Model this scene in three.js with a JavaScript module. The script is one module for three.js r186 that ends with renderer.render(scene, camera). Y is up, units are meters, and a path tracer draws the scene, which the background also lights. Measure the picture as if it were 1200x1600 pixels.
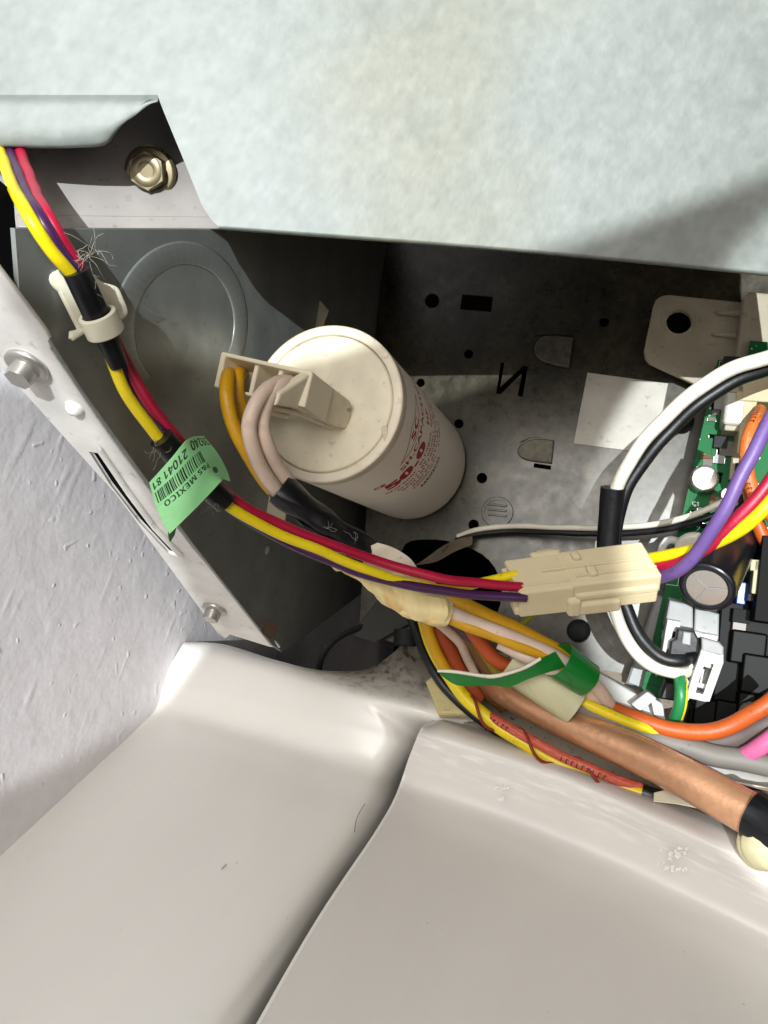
import * as THREE from 'three';
import { RoundedBoxGeometry } from 'three/addons/geometries/RoundedBoxGeometry.js';
import { mergeGeometries } from 'three/addons/utils/BufferGeometryUtils.js';
import { RectAreaLightUniformsLib } from 'three/addons/lights/RectAreaLightUniformsLib.js';
RectAreaLightUniformsLib.init();

// ------------------------------------------------------------------ camera
const scene = new THREE.Scene();
scene.background = new THREE.Color(0x000000);
const V = (x, y, z) => new THREE.Vector3(x, y, z);
// world axes as the tilted, rolled lens sees them: X along the steel plate, Y up
const AX = V(1, -0.12, 0.313).normalize();
const AY = V(0.0095, 0.943, 0.331).addScaledVector(AX, -V(0.0095, 0.943, 0.331).dot(AX)).normalize();
const AZ = V(0, 0, 0).crossVectors(AX, AY);
const toWorld = v => V(AX.dot(v), AY.dot(v), AZ.dot(v));
const EYE = V(0, 0.178, 0);                       // the enamel deck is at y = 0
const F = 1208;                                    // focal length in pixels of the 1200 x 1600 frame
const camera = new THREE.PerspectiveCamera(2 * Math.atan(800 / F) * 180 / Math.PI, 768 / 1024, 0.01, 20);
camera.position.copy(EYE);
{
  const m = new THREE.Matrix4().set(AX.x, AX.y, AX.z, 0, AY.x, AY.y, AY.z, 0, AZ.x, AZ.y, AZ.z, 0, 0, 0, 0, 1);
  camera.quaternion.setFromRotationMatrix(m);
}
camera.updateMatrixWorld();
scene.add(camera);
const renderer = new THREE.WebGLRenderer({ antialias: true });
renderer.toneMapping = THREE.LinearToneMapping;
renderer.toneMappingExposure = 1.0;
renderer.shadowMap.enabled = true;
renderer.setSize(768, 1024);

// ------------------------------------------------------------------ light: one lamp behind the viewer split into added spots, soft light of the room
const camPt = (x, y, z) => toWorld(V(x, y, z)).add(EYE);
function spot(pos, aim, angle, penumbra, intensity, color, radius) {
  const l = new THREE.SpotLight(color, intensity, 0, angle * Math.PI / 180, penumbra, 2);
  l.position.copy(pos); l.target.position.copy(aim); l.castShadow = true;
  l.shadow.mapSize.set(2048, 2048); l.shadow.radius = radius;
  scene.add(l, l.target); return l;
}
const LAMP = camPt(-0.13, 0.17, 1.3);
const px3 = (x, y, d) => camPt((x - 600) / 1208 * d, (800 - y) / 1208 * d, -d);
const LAMP_POWER = 14, COOL = 0xf1f8fb;
{ // upper spot: its cone edge stands in for a shadow across the capacitor
  const az = 4.02 - 40 * 0.25, el = -4.25 + 40 * 0.968, r = Math.PI / 180;
  const v = camPt(Math.sin(az * r) * Math.cos(el * r), Math.sin(el * r), -Math.cos(az * r) * Math.cos(el * r)).sub(EYE);
  spot(LAMP, LAMP.clone().add(v), 40, 0.002, LAMP_POWER, COOL, 0.2);
}
{ // added right spot, cone cut like a shadow edge left of the board
  const o = camPt(-0.12, 0.175, 1.3), r = Math.PI / 180, az = 12.0 * r, el = -6.9 * r;
  spot(o, o.clone().add(camPt(Math.sin(az) * Math.cos(el), Math.sin(el), -Math.cos(az) * Math.cos(el)).sub(EYE)), 4.95, 0.04, LAMP_POWER, COOL, 0.2);
}
{ // added left spot to brighten the wall and the corner of the enamel
  const o = camPt(-0.14, 0.175, 1.3), r = Math.PI / 180, az = -1.0 * r, el = -6.5 * r;
  spot(o, o.clone().add(camPt(Math.sin(az) * Math.cos(el), Math.sin(el), -Math.cos(az) * Math.cos(el)).sub(EYE)), 3.7, 0.05, 9, COOL, 0.15);
}
function area(pos, aim, w, h, intensity, color) {
  const l = new THREE.RectAreaLight(color, intensity, w, h);
  l.position.copy(pos); l.lookAt(aim); scene.add(l); return l;
}
area(EYE.clone().add(V(-0.1, 0.46, 0.52)), px3(300, 1300, 0.25), 0.4, 0.4, 11.8, 0xfffcf6);
area(EYE.clone().add(V(0.6, 0.12, 0.5)), px3(600, 800, 0.28), 0.5, 0.5, 1.6, 0xfff2e6);
area(EYE.clone().add(V(0.1, 0.32, 0.9)), px3(600, 900, 0.28), 0.6, 0.5, 2.6, 0xfff8f0);

// ------------------------------------------------------------------ helpers
let seed = 7; const rnd = () => ((seed = (seed * 1664525 + 1013904223) >>> 0) / 4294967296);
const ray = (px, py) => toWorld(V((px - 600) / F, (800 - py) / F, -1));
const D = (px, py, d) => ray(px, py).multiplyScalar(d).add(EYE);         // a point d metres deep
function plane(point, normal, e1) {
  const n = normal.clone().normalize();
  if (n.dot(EYE.clone().sub(point)) < 0) n.negate();
  const a = e1.clone().addScaledVector(n, -e1.dot(n)).normalize();
  return { o: point.clone(), n, e1: a, e2: V(0, 0, 0).crossVectors(n, a) };
}
const plane3 = (a, b, c) => plane(a, b.clone().sub(a).cross(c.clone().sub(a)), b.clone().sub(a));
function on(pl, px, py, off = 0) {
  const r = ray(px, py), t = (pl.n.dot(pl.o) + off - pl.n.dot(EYE)) / pl.n.dot(r);
  return r.multiplyScalar(t).add(EYE);
}
const nPlate = toWorld(V(-0.284, 0.118, 0.952));
const PLATE = plane(D(635, 740, 0.36), nPlate, V(1, 0, 0));
const SIDE = plane(on(PLATE, 603, 390), V(1, 0, 0), V(0, 0, -1));
const WALL = plane(SIDE.o.clone().add(V(-0.05, 0, 0)), V(1, 0, 0), V(0, 0, -1));
const SHELF_Y = 0.0125;
const level = y => plane(V(0, y, -0.3), V(0, 1, 0), V(1, 0, 0));
const T = (px, py, off = 0) => on(PLATE, px, py, off);
const B = (px, py, off = 0) => on(SIDE, px, py, off);
const S = (px, py, up = 0) => on(level(SHELF_Y + up), px, py);
const taken = {};
const numbered = n => { const k = taken[n] = (taken[n] ?? -1) + 1; return k ? n + '_' + String(k).padStart(3, '0') : n; };
function thing(name, label, category, anchor, group) {
  const o = new THREE.Group(); o.name = numbered(name); o.position.copy(anchor);
  o.userData = { label, category }; if (group) o.userData.group = group;
  scene.add(o); return o;
}
function rootOf(o) { while (o.parent && o.parent !== scene) o = o.parent; return o; }
function part(parent, name, geo, mat, label) {
  const a = rootOf(parent).position;
  const m = new THREE.Mesh(geo.clone().translate(-a.x, -a.y, -a.z), mat);
  m.name = name; m.castShadow = m.receiveShadow = true;
  if (label) m.userData.label = label;
  parent.add(m); return m;
}
function single(name, label, category, geo, mat, group) {                 // a thing that is one mesh
  geo.computeBoundingBox(); const b = geo.boundingBox, a = V((b.min.x + b.max.x) / 2, b.min.y, (b.min.z + b.max.z) / 2);
  const m = new THREE.Mesh(geo.translate(-a.x, -a.y, -a.z), mat);
  m.name = numbered(name); m.position.copy(a); m.castShadow = m.receiveShadow = true;
  m.userData = { label, category }; if (group) m.userData.group = group;
  scene.add(m); return m;
}
const merge = list => mergeGeometries(list.map(g => { const h = g.index ? g.toNonIndexed() : g; for (const k of Object.keys(h.attributes)) if (!['position', 'normal', 'uv'].includes(k)) h.deleteAttribute(k); return h; }));

// a flat piece cut to an outline given in photo pixels on a real plane
const spl = (pts, n = 48, closed = true) => new THREE.CatmullRomCurve3(pts.map(p => V(p[0], p[1], 0)), closed, 'centripetal').getPoints(n).slice(0, closed ? -1 : undefined).map(p => [p.x, p.y]);
const cir = (cx, cy, r, ry = r, n = 20) => Array.from({ length: n }, (_, i) => [cx + r * Math.cos(i / n * 6.2832), cy + ry * Math.sin(i / n * 6.2832)]);
function slab(pl, poly, off, thick, holes = [], bevel = 0.0003, bseg = 1) {
  const to2 = ([x, y]) => { const p = on(pl, x, y, off + thick).sub(pl.o); return new THREE.Vector2(p.dot(pl.e1), p.dot(pl.e2)); };
  const sh = new THREE.Shape(poly.map(to2));
  for (const h of holes) sh.holes.push(new THREE.Path(h.map(to2)));
  const bv = Math.min(bevel, thick * 0.45);
  const g = new THREE.ExtrudeGeometry(sh, { depth: thick - 2 * bv, bevelEnabled: bv > 0, bevelThickness: bv, bevelSize: bv, bevelOffset: -bv, bevelSegments: bseg, curveSegments: 8 });
  g.translate(0, 0, off + bv);
  return g.applyMatrix4(new THREE.Matrix4().makeBasis(pl.e1, pl.e2, pl.n).setPosition(pl.o));
}
// a rounded box spanned by three edge vectors
function box(o, w, h, d, r = [0, 1, 0, 1, 0, 1], rad = 0.0006) {
  const s = [r[1] - r[0], r[3] - r[2], r[5] - r[4]], L = [w.length() * s[0], h.length() * s[1], d.length() * s[2]];
  const g = new RoundedBoxGeometry(L[0], L[1], L[2], 2, Math.min(rad, Math.min(...L) * 0.45));
  const a = w.clone().normalize(), b = h.clone().normalize(); let c = d.clone().normalize();
  if (V(0, 0, 0).crossVectors(a, b).dot(c) < 0) c = c.negate();
  const q = o.clone().addScaledVector(w, (r[0] + r[1]) / 2).addScaledVector(h, (r[2] + r[3]) / 2).addScaledVector(d, (r[4] + r[5]) / 2);
  return g.applyMatrix4(new THREE.Matrix4().makeBasis(a, b, c).setPosition(q));
}
// a cord along points, radius r (number or function of 0..1), flatten squashes it
function cord(pts, r, { radial = 12, per = 0.0018, flat = 1, rough = 0, open = false, tension } = {}) {
  const curve = new THREE.CatmullRomCurve3(pts, false, tension === undefined ? 'centripetal' : 'catmullrom', tension);
  const len = curve.getLength(), n = Math.max(8, Math.min(160, Math.round(len / per)));
  const fr = curve.computeFrenetFrames(n, false), pos = [], uv = [], idx = [];
  const R = typeof r === 'function' ? r : () => r;
  for (let i = 0; i <= n; i++) {
    const t = i / n, c = curve.getPointAt(t), ri = R(t), w = t * len / 0.006 + len * 900;
    if (!rough) c.addScaledVector(fr.normals[i], (Math.sin(w) + Math.sin(w * 2.3 + 1)) * ri * 0.045).addScaledVector(fr.binormals[i], (Math.sin(w * 0.8 + 2) + Math.sin(w * 1.9)) * ri * 0.045);
    for (let j = 0; j <= radial; j++) {
      const a = j / radial * Math.PI * 2, jj = j % radial;
      const k = rough ? 1 + rough * (Math.sin(i * 0.9 + jj * 2.3) * 0.5 + Math.sin(i * 0.37 + jj * 1.7 + 1) * 0.5) : 1;
      const p = c.clone().addScaledVector(fr.normals[i], Math.cos(a) * ri * k).addScaledVector(fr.binormals[i], Math.sin(a) * ri * k * flat);
      pos.push(p.x, p.y, p.z); uv.push(t * len, j / radial * ri * 6.28);
    }
  }
  for (let i = 0; i < n; i++) for (let j = 0; j < radial; j++) {
    const a = i * (radial + 1) + j, b = a + radial + 1; idx.push(a, b, a + 1, b, b + 1, a + 1);
  }
  if (!open) for (const i of [0, n]) {
    const c = curve.getPointAt(i / n), k = pos.length / 3; pos.push(c.x, c.y, c.z); uv.push(i ? len : 0, 0);
    const base = pos.length / 3;
    for (let j = 0; j <= radial; j++) { const q = (i * (radial + 1) + j) * 3; pos.push(pos[q], pos[q + 1], pos[q + 2]); uv.push(i ? len : 0, 0); }
    for (let j = 0; j < radial; j++) i ? idx.push(k, base + j + 1, base + j) : idx.push(k, base + j, base + j + 1);
  }
  const g = new THREE.BufferGeometry();
  g.setAttribute('position', new THREE.Float32BufferAttribute(pos, 3)); g.setAttribute('uv', new THREE.Float32BufferAttribute(uv, 2));
  g.setIndex(idx); g.computeVertexNormals();
  // close the seam's normals
  const N = g.attributes.normal;
  for (let i = 0; i <= n; i++) { const a = i * (radial + 1), b = a + radial; const v = V(N.getX(a) + N.getX(b), N.getY(a) + N.getY(b), N.getZ(a) + N.getZ(b)).normalize(); N.setXYZ(a, v.x, v.y, v.z); N.setXYZ(b, v.x, v.y, v.z); }
  return g;
}
const pxr = (rpx, d) => rpx * d / F;
// a bent sheet through rails of points, with a real thickness
function loft(rails, nu, nv, thick, jig, uv01 = false) {
  const isFn = typeof rails === 'function';
  const cols = isFn ? 0 : rails.map(r => new THREE.CatmullRomCurve3(r, false, 'centripetal').getSpacedPoints(nu));
  const pos = [], uv = [], idx = [], grid = [];
  const W = nu + 1, H = nv + 1;
  if (isFn) for (let j = 0; j <= nv; j++) for (let i = 0; i <= nu; i++) grid[j * (nu + 1) + i] = rails(i / nu, j);
  else for (let i = 0; i <= nu; i++) {
    const c = new THREE.CatmullRomCurve3(cols.map(r => r[i]), false, 'centripetal');
    for (let j = 0; j <= nv; j++) { const p = c.getPoint(j / nv); grid[j * W + i] = p; }
  }
  const lu = grid[0].distanceTo(grid[nu]), lv = grid[0].distanceTo(grid[nv * W]);
  for (let j = 0; j < H; j++) for (let i = 0; i < W; i++) { const p = grid[j * W + i]; pos.push(p.x, p.y, p.z); uv01 === 'pos' ? uv.push(p.x, p.y + p.z * 0.5) : uv01 ? uv.push(i / nu, j / nv) : uv.push(i / nu * lu, j / nv * lv); }
  for (let j = 0; j < nv; j++) for (let i = 0; i < nu; i++) { const a = j * W + i; idx.push(a, a + 1, a + W, a + 1, a + W + 1, a + W); }
  const top = new THREE.BufferGeometry();
  top.setAttribute('position', new THREE.Float32BufferAttribute(pos, 3)); top.setIndex(idx); top.computeVertexNormals();
  const N = top.attributes.normal, k = W * H;
  let sgn = 0; for (let q = 0; q < k; q++) { const p = V(pos[q * 3], pos[q * 3 + 1], pos[q * 3 + 2]); sgn += V(N.getX(q), N.getY(q), N.getZ(q)).dot(EYE.clone().sub(p)); }
  sgn = sgn < 0 ? -1 : 1;
  if (jig) for (let q = 0; q < k; q++) { const h = jig(uv[q * 2], uv[q * 2 + 1], q) * sgn; pos[q * 3] += N.getX(q) * h; pos[q * 3 + 1] += N.getY(q) * h; pos[q * 3 + 2] += N.getZ(q) * h; }
  if (sgn < 0) for (let q = 0; q < idx.length; q += 3) { const t = idx[q]; idx[q] = idx[q + 1]; idx[q + 1] = t; }
  const P0 = pos.slice(), U0 = uv.slice(), I0 = idx.slice();
  for (let q = 0; q < k; q++) { P0.push(pos[q * 3] - N.getX(q) * thick * sgn, pos[q * 3 + 1] - N.getY(q) * thick * sgn, pos[q * 3 + 2] - N.getZ(q) * thick * sgn); U0.push(uv[q * 2], uv[q * 2 + 1]); }
  for (let q = 0; q < idx.length; q += 3) I0.push(idx[q] + k, idx[q + 2] + k, idx[q + 1] + k);
  const rim = []; for (let i = 0; i < nu; i++) rim.push([i, i + 1]); for (let j = 0; j < nv; j++) rim.push([j * W + nu, (j + 1) * W + nu]);
  for (let i = nu; i > 0; i--) rim.push([nv * W + i, nv * W + i - 1]); for (let j = nv; j > 0; j--) rim.push([j * W, (j - 1) * W]);
  for (const [a, b] of rim) {                                       // rim faces with vertices of their own
    const s = P0.length / 3;
    for (const q of [a, b, a + k, b + k]) { P0.push(P0[q * 3], P0[q * 3 + 1], P0[q * 3 + 2]); U0.push(U0[q * 2], U0[q * 2 + 1]); }
    sgn > 0 ? I0.push(s, s + 2, s + 1, s + 1, s + 2, s + 3) : I0.push(s, s + 1, s + 2, s + 1, s + 3, s + 2);
  }
  const g = new THREE.BufferGeometry();
  g.setAttribute('position', new THREE.Float32BufferAttribute(P0, 3)); g.setAttribute('uv', new THREE.Float32BufferAttribute(U0, 2)); g.setIndex(I0);
  g.computeVertexNormals(); return g;
}
function align(g, o, y, z) {                                          // turn a y-axis shape to stand at o along y
  const Y = y.clone().normalize(); let Z = z ? z.clone() : Math.abs(Y.y) < 0.9 ? V(0, 1, 0) : V(1, 0, 0);
  Z.addScaledVector(Y, -Z.dot(Y)).normalize(); const X = V(0, 0, 0).crossVectors(Y, Z);
  return g.applyMatrix4(new THREE.Matrix4().makeBasis(X, Y, Z).setPosition(o));
}
const lathe = (prof, o, y, seg = 40, z) => align(metric(new THREE.LatheGeometry(prof.map(p => new THREE.Vector2(p[0], p[1])), seg)), o, y, z);
function metric(g) { const p = g.attributes.position, u = g.attributes.uv; for (let i = 0; i < u.count; i++) u.setXY(i, p.getX(i) + p.getY(i) * 0.5, p.getZ(i) + p.getY(i) * 0.5); return g; }

// ------------------------------------------------------------------ textures and materials
const hash = (x, y, s) => { let h = (x * 374761393 + y * 668265263 + s * 2147483647) | 0; h = Math.imul(h ^ (h >>> 13), 1274126177); return ((h ^ (h >>> 16)) >>> 0) / 4294967296; };
function vnoise(x, y, per, s) {                                       // tiles every per cells
  const xi = Math.floor(x), yi = Math.floor(y), fx = x - xi, fy = y - yi, m = a => ((a % per) + per) % per;
  const u = fx * fx * (3 - 2 * fx), v = fy * fy * (3 - 2 * fy);
  const a = hash(m(xi), m(yi), s), b = hash(m(xi + 1), m(yi), s), c = hash(m(xi), m(yi + 1), s), d = hash(m(xi + 1), m(yi + 1), s);
  return a + (b - a) * u + (c - a) * v + (a - b - c + d) * u * v;
}
const fbm = (x, y, per, oct, s) => { let f = 0, a = 0.5, t = 0; for (let o = 0; o < oct; o++) { f += a * vnoise(x, y, per, s + o); t += a; a *= 0.5; x *= 2; y *= 2; per *= 2; } return f / t; };
function tex(size, metres, fn, srgb = true) {
  const d = new Uint8Array(size * size * 4);
  for (let j = 0; j < size; j++) for (let i = 0; i < size; i++) { const c = fn(i / size, j / size), k = (j * size + i) * 4; for (let q = 0; q < 3; q++) d[k + q] = Math.max(0, Math.min(255, (c.length ? c[q] : c) * 255)); d[k + 3] = 255; }
  const t = new THREE.DataTexture(d, size, size); t.wrapS = t.wrapT = THREE.RepeatWrapping; t.magFilter = THREE.LinearFilter; t.minFilter = THREE.LinearFilter;
  if (srgb) t.colorSpace = THREE.SRGBColorSpace; t.repeat.set(1 / metres, 1 / metres); t.needsUpdate = true; return t;
}
const grime = tex(256, 0.05, (u, v) => { const a = fbm(u * 6, v * 6, 6, 5, 3), b = fbm(u * 24, v * 24, 24, 3, 9); const g = 0.90 + 0.16 * (a - 0.5) - (b > 0.72 ? (b - 0.72) * 0.7 : 0); return [g, g * 0.995, g * 0.985]; });
const fineBump = tex(256, 0.02, (u, v) => fbm(u * 16, v * 16, 16, 4, 21), false);
const spangle = tex(512, 0.09, (u, v) => {                            // galvanised steel: crystals, mottling, streaks
  let best = 9, id = 0; const n = 40, x = u * n, y = v * n;
  for (let dj = -1; dj < 2; dj++) for (let di = -1; di < 2; di++) { const cx = Math.floor(x) + di, cy = Math.floor(y) + dj, mx = (cx + n) % n, my = (cy + n) % n; const q = (cx + hash(mx, my, 1) - x) ** 2 + (cy + hash(mx, my, 2) - y) ** 2; if (q < best) { best = q; id = hash(mx, my, 5); } }
  const a = fbm(u * 5, v * 5, 5, 5, 30), c = fbm(u * 60, v * 60, 60, 2, 35);
  const g = 0.52 + 0.13 * (id - 0.5) + 0.42 * (a - 0.5) + 0.12 * (c - 0.5); return [g, g * 0.985, g * 0.94];
});
const spangleRough = tex(256, 0.05, (u, v) => 0.45 + 0.3 * fbm(u * 14, v * 14, 14, 4, 44), false);
const paintGrey = tex(512, 0.26, (u, v) => {                          // grey paint with dusty, faintly rusty bloom
  const a = fbm(u * 4, v * 4, 4, 6, 50), b = fbm(u * 40, v * 40, 40, 3, 55), c = fbm(u * 90, v * 90, 90, 2, 58); const e = fbm(u * 170, v * 170, 170, 2, 61); let g = 0.45 + 0.02 * (a - 0.5) + 0.035 * (b - 0.5) + 0.06 * (c - 0.5) + 0.05 * (e - 0.5);
  const w = Math.max(0, a - 0.57) * 0.8; return [g - 0.012 + w * 0.09, g + 0.008, g - 0.010 - w * 0.16];
});
const plasterBump = tex(1024, 0.16, (u, v) => {
  let h = 0.5 + 0.5 * (fbm(u * 7, v * 7, 7, 5, 70) - 0.5) + 0.10 * (fbm(u * 60, v * 60, 60, 3, 77) - 0.5);
  const s = fbm(u * 26 - v * 26 + 52, (u + v) * 5, 52, 2, 81); h += Math.max(0, s - 0.72) * 0.45;
  const k = vnoise(u * 44, v * 44, 44, 90); if (k > 0.9) h += (k - 0.9) * 2.0; return h;
}, false);
const plasterCol = tex(512, 0.16, (u, v) => { const a = fbm(u * 5, v * 5, 5, 5, 95), b = fbm(u * 40, v * 40, 40, 2, 97); const g = 0.925 + 0.06 * (a - 0.5) + 0.04 * (b - 0.5); return [g, g * 0.985, g]; });
const enamelCol = tex(1024, 0.3, (u, v) => { const a = fbm(u * 5, v * 5, 5, 5, 101), c = vnoise(u * 260, v * 260, 260, 104); let g = 0.895 + 0.03 * (a - 0.5); if (c > 0.987) g -= 0.2; return [g, g * 0.997, g * 0.985]; });
const dirtCol = tex(512, 0.1, (u, v) => { const a = fbm(u * 6, v * 6, 6, 5, 111), b = fbm(u * 70, v * 70, 70, 2, 115); let g = 0.80 + 0.25 * (a - 0.6); if (b > 0.7) g -= (b - 0.7) * 1.6; return [g, g * 0.96, g * 0.9]; });
const copperCol = tex(256, 0.06, (u, v) => { const a = fbm(u * 5, v * 5, 5, 5, 121), b = fbm(u * 30, v * 30, 30, 3, 125); const g = 1 + 0.14 * (a - 0.5) + 0.10 * (b - 0.5); return [0.84 * g, 0.63 * g, 0.48 * g]; });
const tapeCol = tex(256, 0.04, (u, v) => { const a = fbm(u * 5, v * 5, 5, 5, 131); const k = Math.max(0, a - 0.52); return [0.93 - 0.35 * k, 0.86 - 0.9 * k, 0.64 - 1.1 * k]; });

const M = (color, roughness = 0.5, extra = {}) => new THREE.MeshPhysicalMaterial({ color, roughness, ...extra });
const dusty = (color, roughness = 0.45, extra = {}) => M(color, roughness, { map: grime, bumpMap: fineBump, bumpScale: 0.00006, ...extra });
const m = {
  zinc: M(0x736c59, 0.5, { map: spangle, roughnessMap: spangleRough, metalness: 0.12 }),
  zincTab: M(0xa59c86, 0.55, { map: spangle }), zincDark: M(0x868a88, 0.62, { map: grime, roughnessMap: spangleRough, metalness: 0.3 }),
  sheet: M(0xffffff, 0.5, { map: paintGrey, bumpMap: fineBump, bumpScale: 0.00004 }),
  bracket: M(0x96918e, 0.5, { map: grime, metalness: 0.15 }),
  trim: M(0xf6f4f1, 0.42, { map: grime }),
  enamel: M(0xfffdfa, 0.34, { map: enamelCol, clearcoat: 0.3, clearcoatRoughness: 0.28 }),
  dirty: M(0xe8ded4, 0.7, { map: dirtCol }),
  plaster: M(0xffffff, 0.9, { map: plasterCol, bumpMap: plasterBump, bumpScale: 0.0013 }),
  dark: M(0x050507, 0.95, { specularIntensity: 0.2 }), black: dusty(0x121316, 0.45), tape: dusty(0x15161a, 0.38), rubber: dusty(0x1a1b1e, 0.75),
  brass: M(0x7a7058, 0.5, { metalness: 0.65, roughnessMap: spangleRough, map: grime }), steel: M(0xc4c2bd, 0.35, { metalness: 0.8, map: grime }),
  ivory: M(0xdccda8, 0.55, { map: grime, bumpMap: fineBump, bumpScale: 0.00004 }),
  plug: M(0xece2c8, 0.55, { map: grime }), nylon: M(0xece9d4, 0.4, { map: grime }), plastic: M(0xb9af98, 0.55, { map: grime }), whitePlastic: M(0xe2e2df, 0.45, { map: grime }), greyPlastic: M(0xa3a5a6, 0.5, { map: grime }),
  yellow: dusty(0xf5dc12, 0.42), amber: dusty(0xd9a40e, 0.45), red: dusty(0xb3163c, 0.42), pink: dusty(0xd56a9b, 0.45), purple: dusty(0x46204f, 0.38), violet: dusty(0x72579a, 0.45),
  white: dusty(0xeee8da, 0.42), cream: dusty(0xe6cfbe, 0.5), orange: dusty(0xc95a1c, 0.45), brown: dusty(0x7a4a22, 0.5), greyCable: dusty(0x7f7a74, 0.6), salmon: dusty(0xc4553f, 0.5),
  green: dusty(0x2a8a4e, 0.4), greenTape: M(0x137a2e, 0.3, { map: grime }), mint: dusty(0x9fdc9d, 0.6), copper: M(0xffffff, 0.33, { map: copperCol, metalness: 0.6, clearcoat: 0.4, clearcoatRoughness: 0.25, bumpMap: fineBump, bumpScale: 0.00012 }),
  masking: M(0xffffff, 0.75, { map: tapeCol, bumpMap: fineBump, bumpScale: 0.0003 }), sleeve: dusty(0xd3cfa9, 0.5), pcb: 0, silver: M(0xd6d2cc, 0.25, { metalness: 0.85 }), lint: M(0x8d877c, 0.95),
  sticker: M(0xc9c4ba, 0.6, { map: grime, bumpMap: fineBump, bumpScale: 0.00008 }), rope: M(0xdfd6ad, 0.85, { map: grime }), greenDark: dusty(0x1d6b33, 0.5),
};
function canvasTex(w, h, draw) {
  const c = document.createElement('canvas'); c.width = w; c.height = h; const x = c.getContext('2d'); draw(x, w, h);
  const t = new THREE.CanvasTexture(c); t.colorSpace = THREE.SRGBColorSpace; t.magFilter = THREE.LinearFilter; return t;
}
const printed = (base, ink) => { const t = canvasTex(512, 128, (x, w, h) => { x.fillStyle = base; x.fillRect(0, 0, w, h); x.fillStyle = ink; for (let i = 0; i < 9; i++) { const a = 20 + i * 26; x.fillRect(a, 20, 5, 26); if (i % 2) x.fillRect(a, 20, 15, 5); if (i % 3) x.fillRect(a, 41, 14, 5); } x.globalAlpha = 0.12; for (let i = 0; i < 160; i++) { x.fillStyle = rnd() > 0.5 ? '#000' : '#fff'; x.fillRect(rnd() * w, rnd() * h, 6 + rnd() * 26, 2 + rnd() * 6); } });
  t.wrapS = t.wrapT = THREE.RepeatWrapping; t.repeat.set(1 / 0.034, 1 / 0.0107); return M(0xffffff, 0.5, { map: t }); };
const wire = (name, label, category, pts, r, mat, group, opt) => single(name, label, category, cord(pts, r, opt), mat, group);

// ------------------------------------------------------------------ the setting
{
  const w = part(scene, 'wall', new THREE.PlaneGeometry(1, 1), m.plaster); scene.remove(w);
  const e1 = V(0, 0, -1), o = WALL.o.clone(); o.y = 0.15; o.z = -0.1;
  const g = new THREE.BoxGeometry(1.0, 1.0, 0.03); const uv = g.attributes.uv; for (let i = 0; i < uv.count; i++) uv.setXY(i, uv.getX(i) * 1.0, uv.getY(i) * 1.0);
  const mesh = new THREE.Mesh(g, m.plaster); mesh.name = 'wall'; mesh.rotation.y = Math.PI / 2; mesh.position.copy(o).add(V(-0.015, -0.1, 0)); mesh.castShadow = mesh.receiveShadow = true;
  mesh.userData = { kind: 'structure' }; scene.add(mesh);
}

// ------------------------------------------------------------------ steel chassis: plate, side panel, trim, rear
const rear = single('rear_panel', 'inner back of the appliance behind the holed steel plate, coloured black as shade', 'panel',  // added backing, its black colour stands for the unlit interior
  new THREE.BoxGeometry(0.9, 0.6, 0.002).translate(SIDE.o.x + 0.45 - 0.03, 0.1, T(603, 390).z - 0.12), m.dark);
{
  const t = thing('back_plate', 'galvanized steel plate with holes, tabs and a cut reversed letter behind the capacitor', 'steel plate', T(640, 985));
  const holes = [cir(675, 470, 12), [[722, 459], [771, 463], [768, 488], [718, 484]], cir(732, 553, 8), cir(657, 598, 7.5), cir(717, 662, 8), cir(753, 747, 9), cir(944, 503, 8.5), cir(740, 820, 9),
    [[834, 723], [862, 727], [861, 735], [833, 731]],
    // the reversed N
    [[782, 565], [789, 566], [782, 604], [817, 570], [826, 571], [817, 621], [808, 619], [815, 584], [783, 616], [774, 616]],
    [[832, 524], [870, 521], [896, 524], [896, 527], [870, 524], [834, 527]], [[862, 568], [890, 576], [889, 578], [861, 572]],
    [[812, 690], [828, 683], [848, 682], [848, 684], [829, 685], [813, 693]],
    spl([[632, 850], [670, 842], [720, 850], [765, 875], [785, 920], [770, 970], [700, 1000], [640, 960], [625, 900]], 30)];
  part(t, 'plate', slab(PLATE, [[604, 300], [1330, 380], [1330, 1150], [900, 1080], [560, 990]], -0.0012, 0.0012, holes, 0.0002), m.zinc);
  part(t, 'punched_tab', slab(PLATE, spl([[896, 527], [870, 525], [846, 526], [836, 538], [835, 552], [845, 563], [862, 569], [889, 575]], 30, false), 0.0002, 0.0024, [], 0.0008, 3), m.zincTab, 'rounded tab pressed proud of the steel plate');
  part(t, 'punched_tab', slab(PLATE, spl([[866, 688], [848, 685], [828, 687], [812, 696], [808, 706], [816, 716], [862, 724]], 30, false), 0.0002, 0.0014, [], 0.0006, 2), m.zincTab, 'shallow pressed tab above a short slot');
  const em = part(t, 'stamped_emblem', slab(PLATE, cir(777, 800, 25, 24, 28), 0.0001, 0.0006, [cir(777, 800, 21, 20, 28)], 0.00025), m.zinc);
  for (const k of [-10, -2, 6]) part(em, 'emblem_bar', slab(PLATE, [[762, 796 + k], [792, 799 + k], [791, 802 + k], [762, 799 + k]], 0.0001, 0.0006, [], 0.0002), m.zinc);
  part(t, 'screw_stud', lathe([[0, 0.011], [0.003, 0.011], [0.0042, 0.009], [0.0045, 0.006], [0.0045, 0]], T(1065, 662, 0), PLATE.n, 20), m.rubber);
  single('sticker', 'blank silver grey rectangular sticker on the steel plate left of the circuit board', 'sticker', slab(PLATE, [[918, 582], [1044, 599], [1022, 709], [896, 693]], 0.0001, 0.0004, [], 0.0001), m.sticker);
}
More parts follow.
